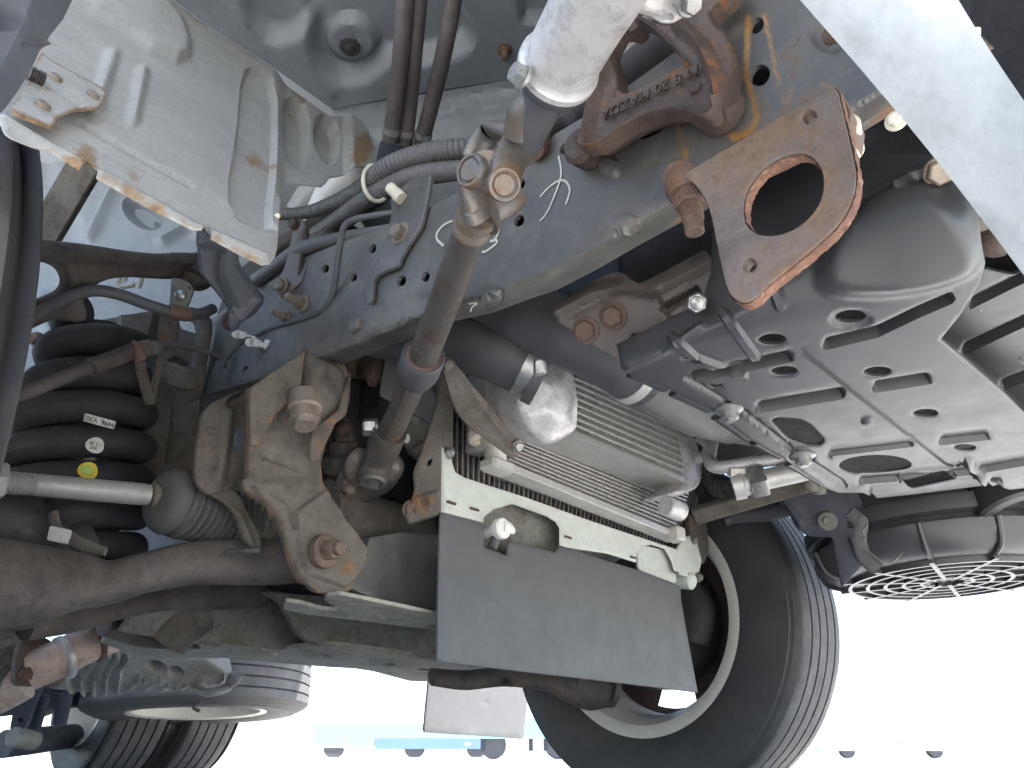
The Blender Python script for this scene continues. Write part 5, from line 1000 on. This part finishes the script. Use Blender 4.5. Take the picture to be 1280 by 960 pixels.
ko = [(383, 436), (430, 452), (440, 470), (436, 500), (420, 530), (408, 555), (402, 578), (404, 600), (412, 622), (432, 648), (450, 668), (458, 690), (458, 704), (446, 720), (440, 738), (420, 744), (398, 740), (376, 728), (362, 708), (354, 680), (344, 652), (332, 630), (316, 618), (306, 612), (303, 600), (310, 596), (312, 540), (311, 486), (340, 466)]
sheet('pivot_bracket', rc(ko, 3), k2, 'dusty_steel', xm, step=4.5, thick=.007, bev=2, hf=add(pocket([(368, 640), (372, 690), (384, 718), (430, 734), (446, 722), (462, 690), (430, 648), (410, 610)], 4, .004), rib([(316, 612), (344, 645), (362, 705), (384, 734)], 5, .005), pocket([(330, 560), (395, 580), (398, 600), (330, 600)], 14, -.004), rib([(330, 575), (372, 590)], 4, .003), rib([(340, 615), (362, 630), (368, 660)], 3, -.003)),
      wear=lambda u, v: .1+.35*ss(1-segdist(u, v, ko, True)/7)+.3*ss(1-np.hypot(u-430, v-710)/30))
sheet('side_flange', rc([(384, 437), (381, 444), (377, 480), (371, 496), (343, 520), (333, 541), (323, 558), (314, 556), (310, 520), (310, 486), (345, 462)], 3), planeY(.588), 'dusty_steel', xm, step=4.5, thick=.004, bev=1.5, wear=lambda u, v: .15+.35*ss(1-segdist(u, v, [(381, 440), (377, 480), (371, 496), (343, 520), (323, 558)])/6), hf=step([(345, 466), (310, 540)], 30, .004))
sheet('side_flange', rc([(440, 464), (438, 497), (433, 519), (415, 533), (406, 556), (398, 576), (390, 577), (387, 570), (390, 540), (400, 530), (424, 512), (432, 480)], 3), planeY(.592), 'dusty_steel', xm, step=4.5, thick=.004, bev=1.5, wear=lambda u, v: .3)
sheet('cap_box', rc([(386, 440), (428, 453), (438, 463), (434, 492), (426, 510), (408, 524), (384, 522), (372, 506), (380, 482)], 4), planeY(.600), 'dusty_steel', xm, step=4.5, thick=.05, bev=4, hf=add(pocket(chaikin([(390, 450), (425, 460), (428, 490), (410, 514), (384, 514), (382, 486)], 1), 14, .010), rib([(428, 460), (432, 470)], 3, -.004), rib([(428, 505), (424, 514)], 3, -.004)), wear=lambda u, v: .12)
pb_ = at(381, 508, Y=.578)
build('bolt', *lathe(pb_, (.02, -.25, -1), [(-.014, .015), (0, .0165), (.004, .0168), (.006, .0145), (.016, .0145), (.0165, .012), (.020, .0115), (.024, .0105), (.024, 0)], 36), 'brown_bolt', xm)
pv = on(planeY(.606), 406, 689)
mb = MB(); mb.add(lathe(pv, (.15, -1, -.05), [(-.004, .0165), (.003, .0165), (.005, .0145), (.005, .010)], 40)); mb.add(lathe(pv+Vector((0, -.005, 0)), (.15, -1, -.05), [(0, .0105), (.010, .0105), (.012, .009)], 6, .2)); mb.add(lathe(pv+Vector((.002, -.016, 0)), (.15, -1, -.05), [(0, .0066), (.006, .0066), (.007, .0055), (.007, 0)], 24)); mb.obj('pivot_bolt', 'bright_rust', xm)
# beam going across
sheet('beam_face', [(420, 728), (452, 700), (462, 672), (500, 665), (560, 668), (560, 766), (470, 750)], planeY(.66), 'frame_paint', xm, step=7, thick=.01, bev=1, wear=lambda u, v: .1+.3*ss(1-segdist(u, v, [(452, 712), (560, 740)])/12))
sheet('beam_flange', rc([(354, 762), (356, 752), (378, 756), (405, 763), (428, 764), (404, 750), (408, 746), (425, 744), (470, 753), (560, 772), (560, 790), (470, 779), (380, 768)], 3), planeZ(.256), 'lit_dusty_flange', xm, holes=[ell(478, 772, 11, 2.2, 4), ell(545, 785, 14, 3, 4)], step=5, thick=.004, bev=.6)
tube('cross_tube', Pd([(400, 640, .86), (450, 655, .90), (500, 670, .95), (560, 690, 1.02)]), .040, 'dusty_steel', xm, sub=5, segs=32)
rb = planeY(.88)
sheet('beam_face', [(330, 740), (352, 752), (372, 790), (384, 800), (405, 806), (470, 812), (560, 828), (560, 770), (480, 760), (400, 745)], rb, 'dusty_steel_green', xm, step=7, thick=.01, wear=lambda u, v: .3*ss(1-segdist(u, v, [(384, 800), (470, 812), (560, 826)])/8)+.05)
sheet('gusset', [(246, 744), (322, 738), (336, 766), (352, 786), (378, 797), (400, 806), (360, 816), (250, 806), (150, 790), (180, 750)], plane3((180, 770, .86), (330, 745, 1.0), (350, 810, 1.06)), 'dusty_steel_green', xm, step=6, thick=.006, bev=1, hf=add(rib([(325, 740), (342, 772), (378, 800), (410, 806)], 4, .008), rib([(252, 745), (252, 805)], 4, -.006)), wear=lambda u, v: .2*ss((300-u)/80)+.12)
sheet('bottom_flange', chaikin([(120, 800), (170, 795), (250, 804), (294, 806), (343, 814), (371, 810), (405, 806), (444, 810), (545, 824), (640, 838), (640, 856), (545, 852), (516, 853), (497, 848), (456, 837), (402, 834), (323, 827), (265, 822), (200, 824), (140, 815)], 1), planeZ(.252), 'lit_dusty_flange', xm, holes=[ell(407, 817, 7, 1.2, 3), ell(488, 828, 7, 1.2, 3), ell(530, 837, 7, 1, 3)], step=5, thick=.006, bev=.8, hf=add(pocket(ell(408, 819.5, 27, 4.5, 4), 3, .004), pocket(ell(488, 830, 26, 4, 4), 3, .004), rib([(250, 806), (343, 815)], 3, .006)))
sheet('beam_web', [(230, 728), (430, 735), (430, 800), (360, 812), (240, 800)], planeY(.96), 'dusty_steel_green', xm, step=10, thick=.006)
tube('bush_sleeve', Pd([(196, 790, .92), (215, 770, .93), (240, 752, .95)]), .045, 'dusty_steel', xm, sub=3, segs=32)
# ------------------------------------------------------------------ wheels
def wheel(name, c, ax, label, parent, R=.328, rim=.200, W=.20, groove=True, disc=True, kind='front'):
    c = Vector(c); ax = Vector(ax).normalized(); w = empty(name, c, parent, label)
    h = W/2; pr = [(-h*.55, rim+.006), (-h*.92, rim+.012), (-h*1.02, rim+.035), (-h*1.10, rim+.075), (-h*1.06, rim+.11), (-h*1.03, rim+.112), (-h*1.02, rim+.118), (-h*.95, R-.022), (-h*.93, R-.020), (-h*.88, R-.010), (-h*.82, R-.004)]
    side_n = len(pr)
    tp = [(-h*.82, R-.004), (-h*.78, R-.0015)]
    for g_ in (-.52, -.17, .17, .52): tp += [(h*(g_-.035), R), (h*(g_-.025), R-.009), (h*(g_+.025), R-.009), (h*(g_+.035), R)]
    tp += [(h*.78, R-.0015), (h*.82, R-.004)]
    mb = MB(); V_, F_ = lathe(c, ax, pr, 128); mb.add((V_, F_[:(len(pr)-1)*128])); V_, F_ = lathe(c, ax, [(-t, r) for t, r in pr], 128); mb.add((V_, F_[:(len(pr)-1)*128])); mb.obj('tyre', 'tyre_rubber', w, ang=30)
    V_, F_ = lathe(c, ax, tp, 128); build('tread', V_, F_[:(len(tp)-1)*128], 'tread_rubber', w, ang=30)
    rp = [(-h*.90, rim-.004), (-h*.92, rim+.016), (-h*.98, rim+.018), (-h*1.0, rim+.010), (-h*.94, rim-.004), (-h*.80, rim-.010), (-h*.5, rim-.022), (h*.2, rim-.026), (h*.6, rim-.016), (h*.9, rim-.004), (h*.98, rim+.016), (h*.9, rim+.012)]
    V_, F_ = lathe(c, ax, rp, 96); build('rim', V_, F_[:(len(rp)-1)*96], 'rim_paint', w, ang=40)
    if disc:
        a_, e1, e2 = basis(ax); V_, F_ = [], []; rings = [(h*.45, .06), (h*.46, .10), (h*.40, .125), (h*.32, .162), (h*.22, rim-.024)]; n = 80
        for t, r in rings:
            for j in range(n): q = 2*math.pi*j/n+.05; V_.append(c+ax*t+e1*(r*math.cos(q))+e2*(r*math.sin(q)))
        for i in range(len(rings)-1):
            for j in range(n):
                if i == 2 and (j % 40) in (16, 17, 18, 19, 20, 21, 22): continue
                F_.append((i*n+j, i*n+(j+1) % n, (i+1)*n+(j+1) % n, (i+1)*n+j))
        build('wheel_disc', V_, F_, 'rim_inner', w, ang=40)
    return w
fw = wheel('front_wheel', (1.35, .81, .365), (1, 0, 0), 'far front wheel with a worn tyre and pale rim', truck)
dr = MB(); dr.add(lathe((1.30, .81, .365), (1, 0, 0), [(-.04, .05), (-.035, .125), (0, .132), (.06, .130), (.062, 0)], 48)); dr.obj('brake_drum', 'dark_iron', fw)
tube('caliper', [Vector((1.27, .70, .40)), Vector((1.27, .68, .36)), Vector((1.27, .70, .31))], .03, 'dark_iron', fw, sub=4)
build('hub_nut', *lathe((1.26, .81, .365), (-1, 0, 0), [(0, .03), (.012, .028), (.014, .012), (.02, .0)], 24), 'brown_bolt', fw)
wheel('front_wheel', (-.040, .80, .36), (math.cos(math.radians(9)), .06, math.sin(math.radians(9))), 'near front wheel tyre at the edge of the picture', truck)
for x in (1.17, 1.43): wheel('rear_wheel', (x, 3.08, .365), (1, 0, 0), 'rear twin wheel tyre behind the leaf spring', truck, disc=(x > 1.3))

# far lower arm under the flap
farm = tube('control_arm', Pd([(540, 846, 1.10), (580, 850, 1.14), (630, 846, 1.18), (680, 852, 1.24), (720, 862, 1.30), (760, 866, 1.38)]), [.014, .016, .016, .016, .030, .028], 'forged_rust', truck, sub=8, segs=24, flat=(.7, (0, -1, .5)), label='rusty control arm of the far front wheel')
tube('ball_joint', Pd([(716, 858, 1.30), (738, 866, 1.30), (768, 864, 1.30)]), [.028, .030, .022], 'forged_rust', farm, sub=5, segs=28)
build('bush_ring', *lathe(at(762, 862, d=1.29), (1, -.4, -.2), [(0, .012), (0, .022), (.012, .022), (.012, .012)], 28), 'dusty_steel', farm)
build('grease_nipple', *lathe(at(641, 850, d=1.16), (0, 0, -1), [(0, .012), (.006, .012), (.006, .007), (.010, .007), (.010, 0)], 12), 'dusty_steel', farm)

# ------------------------------------------------------------------ exhaust, gearbox, leaf spring
ex = tube('exhaust_pipe', Pd([(200, 770, 1.10), (160, 785, 1.06), (125, 798, 1.0), (96, 812, .96), (68, 826, .94), (40, 836, .93)]), [.027, .027, .026, .0245, .0245, .0265], 'exhaust_steel', truck, sub=10, segs=36, label='pale heat stained exhaust pipe with a flange')
for (u, v, d, r) in ((118, 802, .985, .027), (80, 822, .942, .027)): 
    p = at(u, v, d=d); build('joint_ring', *lathe(p, at(40, 836, d=.93)-at(125, 798, d=1.0), [(-.004, r*.98), (-.003, r*1.06), (.003, r*1.06), (.004, r*.98)], 40), 'deep_rust' if u > 100 else 'tube_aluminium', ex)
fpm = plane3((30, 800, .92), (85, 810, .97), (40, 858, .91))
sheet('exhaust_flange', rc([(30, 790), (62, 798), (88, 826), (84, 848), (76, 858), (24, 856), (18, 850), (22, 815)], 6), fpm, 'forged_rust', ex, step=5, thick=.008, bev=1.5, hf=rib([(30, 846), (72, 848)], 6, .006))
for u, v in ((38, 796), (29, 844)): bolt(on(fpm, u, v), nrm(fpm, u, v), .009, ex, 'deep_rust', washer=1.2)
tube('exhaust_pipe', Pd([(30, 850, .98), (0, 866, .97), (-40, 880, .96)]), .026, 'exhaust_steel', truck, sub=6, segs=28)
sheet('side_member', [(-80, 770), (30, 775), (24, 830), (14, 862), (-80, 870)], plane3((-40, 780, .95), (20, 800, .98), (0, 860, .95)), 'dusty_steel_green', truck, step=8, thick=.01, bev=1, hf=add(pocket(ell(0, 815, 7, 6), 4, .006), pocket(ell(0, 838, 6, 5), 4, .006)))
gm1 = plane3((85, 865, 1.30), (130, 810, 1.25), (220, 870, 1.50)); gbo = [(62, 862), (90, 835), (120, 806), (135, 800), (180, 818), (260, 826), (292, 845), (280, 858), (230, 866), (170, 868), (100, 867)]
gbx2 = sheet('gearbox_case', gbo, gm1, 'gearbox_cast', truck, step=4.5, thick=.05, bev=2.5, hf=add(*[rib([(90+i*14, 866), (84+i*16, 846), (98+i*13, 832), (112+i*12, 818)], 4, .011) for i in range(5)], *[rib([(150+i*22, 866-i), (175+i*26, 848-i)], 2.5, .006) for i in range(5)], pocket(ell(196, 834, 12, 6, 20), 5, -.02), pocket(ell(220, 840, 8, 5, 20), 5, -.02), rib([(180, 850), (290, 846)], 4, .01)), label='ribbed grey gearbox casting')
tube('gearbox_lever', Pd([(240, 858, 1.45), (262, 866, 1.45), (285, 858, 1.5), (296, 842, 1.5)]), .016, 'gearbox_cast', gbx2, sub=6, segs=14, flat=(.5, (0, 0, 1)))
# leaf spring and shackle in front of the twin wheels
ls = empty('leaf_spring', at(80, 890, d=2.2), truck, 'grey leaf spring with shackle beside the twin tyres')
for k in range(4):
    tube('leaf', [at(24+k*3, 902-k*6, d=2.25), at(60, 890-k*7, d=2.3), at(100-k*3, 872-k*6, d=2.35), at(122-k*6, 864-k*5, d=2.4)], .03, 'dusty_steel_green', ls, sub=6, segs=12, flat=(.35, (0, 0, 1)))
for P in ([(54, 868, 2.1), (40, 916, 2.1)], [(82, 868, 2.12), (74, 905, 2.12)]): tube('spring_clamp', Pd(P), .022, 'under_black', ls, sub=2, segs=12, flat=(.5, (-_f).tolist()))
sheet('shackle_plate', rc([(26, 858), (50, 860), (30, 912), (12, 912), (16, 890)], 3), plane3((26, 858, 2.05), (50, 860, 2.05), (20, 912, 2.05)), 'under_black', ls, step=6, thick=.02, holes=[ell(26, 900, 3.2, 3.2)])
build('shackle_pin', *lathe(at(17, 921, d=2.03), Vector((-.8, -.5, .1)), [(-.08, .026), (.0, .026), (.004, .020), (.005, 0)], 28), 'dusty_steel_green', ls)
tube('axle_tube', Pd([(5, 930, 2.2), (40, 926, 2.3), (90, 920, 2.6)]), .04, 'under_black', ls, sub=3, segs=20)
sheet('chassis_rail', [(-60, 846), (110, 862), (110, 880), (-60, 900)], plane3((-60, 860, 1.9), (110, 870, 2.3), (0, 890, 2.0)), 'under_black', truck, step=10, thick=.03)
# mud flap behind
sheet('mud_flap', rc([(537, 838), (664, 838), (655, 924), (530, 915)], 4), planeY(1.55), 'flap_rubber', truck, step=8, thick=.006, bev=.8, label='grey rubber mud flap hanging behind the axle', hf=add(pocket(ell(606, 878, 1.6, 2), 2, -.002), pocket(ell(606, 855, 1.2, 3), 2, -.002)))

# ------------------------------------------------------------------ spare wheel carried under the bed
spw = wheel('spare_wheel', tuple(at(250, 868, d=2.45)-Vector((0, 0, -.03))), (0, .06, 1), 'spare wheel lying flat below the load bed', None, disc=True, R=.36, rim=.205, W=.18)
spw['category'] = 'wheel'
cp_ = at(246, 884, d=2.15); tube('chain_hook', [cp_+Vector((0, 0, .05)), cp_+Vector((.012, 0, .02)), cp_+Vector((-.01, 0, 0)), cp_+Vector((.01, 0, -.01))], .005, 'dark_iron', spw, sub=6, segs=8)

# ------------------------------------------------------------------ yard behind: bus, small truck, van, cone
def gpt(u, d): k = rays(u, 944.); p = CAM+k*d; return Vector((p[0], p[1], 0))
rr = Vector(_r); hh = Vector(_h); Zv = Vector((0, 0, 1))
def vehicle_box(c, L, W, z0, z1, bev=.08): return rbox(c+Zv*((z0+z1)/2), hh*(W/2), Zv*((z1-z0)/2), rr*(L/2), bev)
bc = gpt(500, 34.0)+hh*1.2
bus = empty('bus', bc, None, 'white bus with a blue stripe standing far behind'); bus['category'] = 'bus'
build('body', *vehicle_box(bc, 8.6, 2.3, .40, 3.1), 'bus_white', bus)
build('lower_panel', *rbox(bc-hh*1.15+Zv*1.0, hh*.02, Zv*.48, rr*4.2, .1), 'far_blue', bus)
build('stripe', *rbox(bc-hh*1.175+Zv*.60+rr*1.4, hh*.02, Zv*.22, rr*2.6, .1), 'bus_blue', bus)
for k in range(5):
    build('window', *rbox(bc-hh*1.155+Zv*2.1+rr*(-3.3+k*1.65), hh*.01, Zv*.45, rr*.72, .1), 'window_glass', bus)
for x in (.65, -3.2, 3.6):
    p = bc-hh*.95+rr*x+Zv*.46; w_ = build('wheel', *lathe(p, hh, [(-.14, .30), (-.15, .44), (-.1, .48), (.12, .48), (.12, 0)], 32), 'far_tyre', bus); build('hub', *lathe(p-hh*.13, hh, [(0, .0), (0, .26), (.05, .28)], 24), 'bus_white', bus)
build('vent', *rbox(bc-hh*1.155+rr*-.75+Zv*1.3, hh*.012, Zv*.17, rr*.55, .1), 'rim_paint', bus)
build('side_lamp', *rbox(bc-hh*1.16+rr*-2.75+Zv*.75, hh*.02, Zv*.06, rr*.09, .2), 'lamp_orange', bus)
tc = gpt(640, 17.0)+hh*.8
lorry = empty('lorry', tc, None, 'small cyan flatbed lorry far behind the tyre'); lorry['category'] = 'lorry'
build('flatbed', *vehicle_box(tc+rr*.2, 2.9, 1.6, .55, .92, .1), 'truck_cyan', lorry)
build('side_board', *rbox(tc-hh*.82+rr*.2+Zv*.52, hh*.03, Zv*.05, rr*1.4, .1), 'truck_cyan', lorry)
for x in (-.45, 1.1): p = tc-hh*.6+rr*x+Zv*.34; build('wheel', *lathe(p, hh, [(-.1, .2), (-.11, .29), (.1, .31), (.1, 0)], 28), 'far_tyre', lorry)
for x, m_ in ((.2, 'lamp_red'), (-1.05, 'lamp_orange')): build('lamp', *rbox(tc-hh*.8+rr*x+Zv*.36, hh*.03, Zv*.04, rr*.07, .2), m_, lorry)
for x in (-.7, .45, .8): build('stay', *rbox(tc-hh*.7+rr*x+Zv*.35, hh*.03, Zv*.14, rr*.05, .2), 'under_black', lorry)
vc = gpt(1118, 22.0)+hh*.8
van = empty('van', vc, None, 'white van far away at the edge of the yard'); van['category'] = 'van'
build('body', *vehicle_box(vc, 4.2, 1.6, .24, 1.9, .1), 'bus_white', van)
build('window', *rbox(vc-hh*.81+Zv*1.4+rr*.3, hh*.01, Zv*.25, rr*1.3, .1), 'window_glass', van)
for x in (-1.35, 1.35): build('wheel', *lathe(vc-hh*.60+rr*x+Zv*.25, hh, [(-.1, .15), (-.11, .21), (.1, .22), (.1, 0)], 28), 'far_tyre', van)
build('lamp', *rbox(vc-hh*.82+rr*.25+Zv*.45, hh*.03, Zv*.06, rr*.06, .2), 'lamp_red', van)
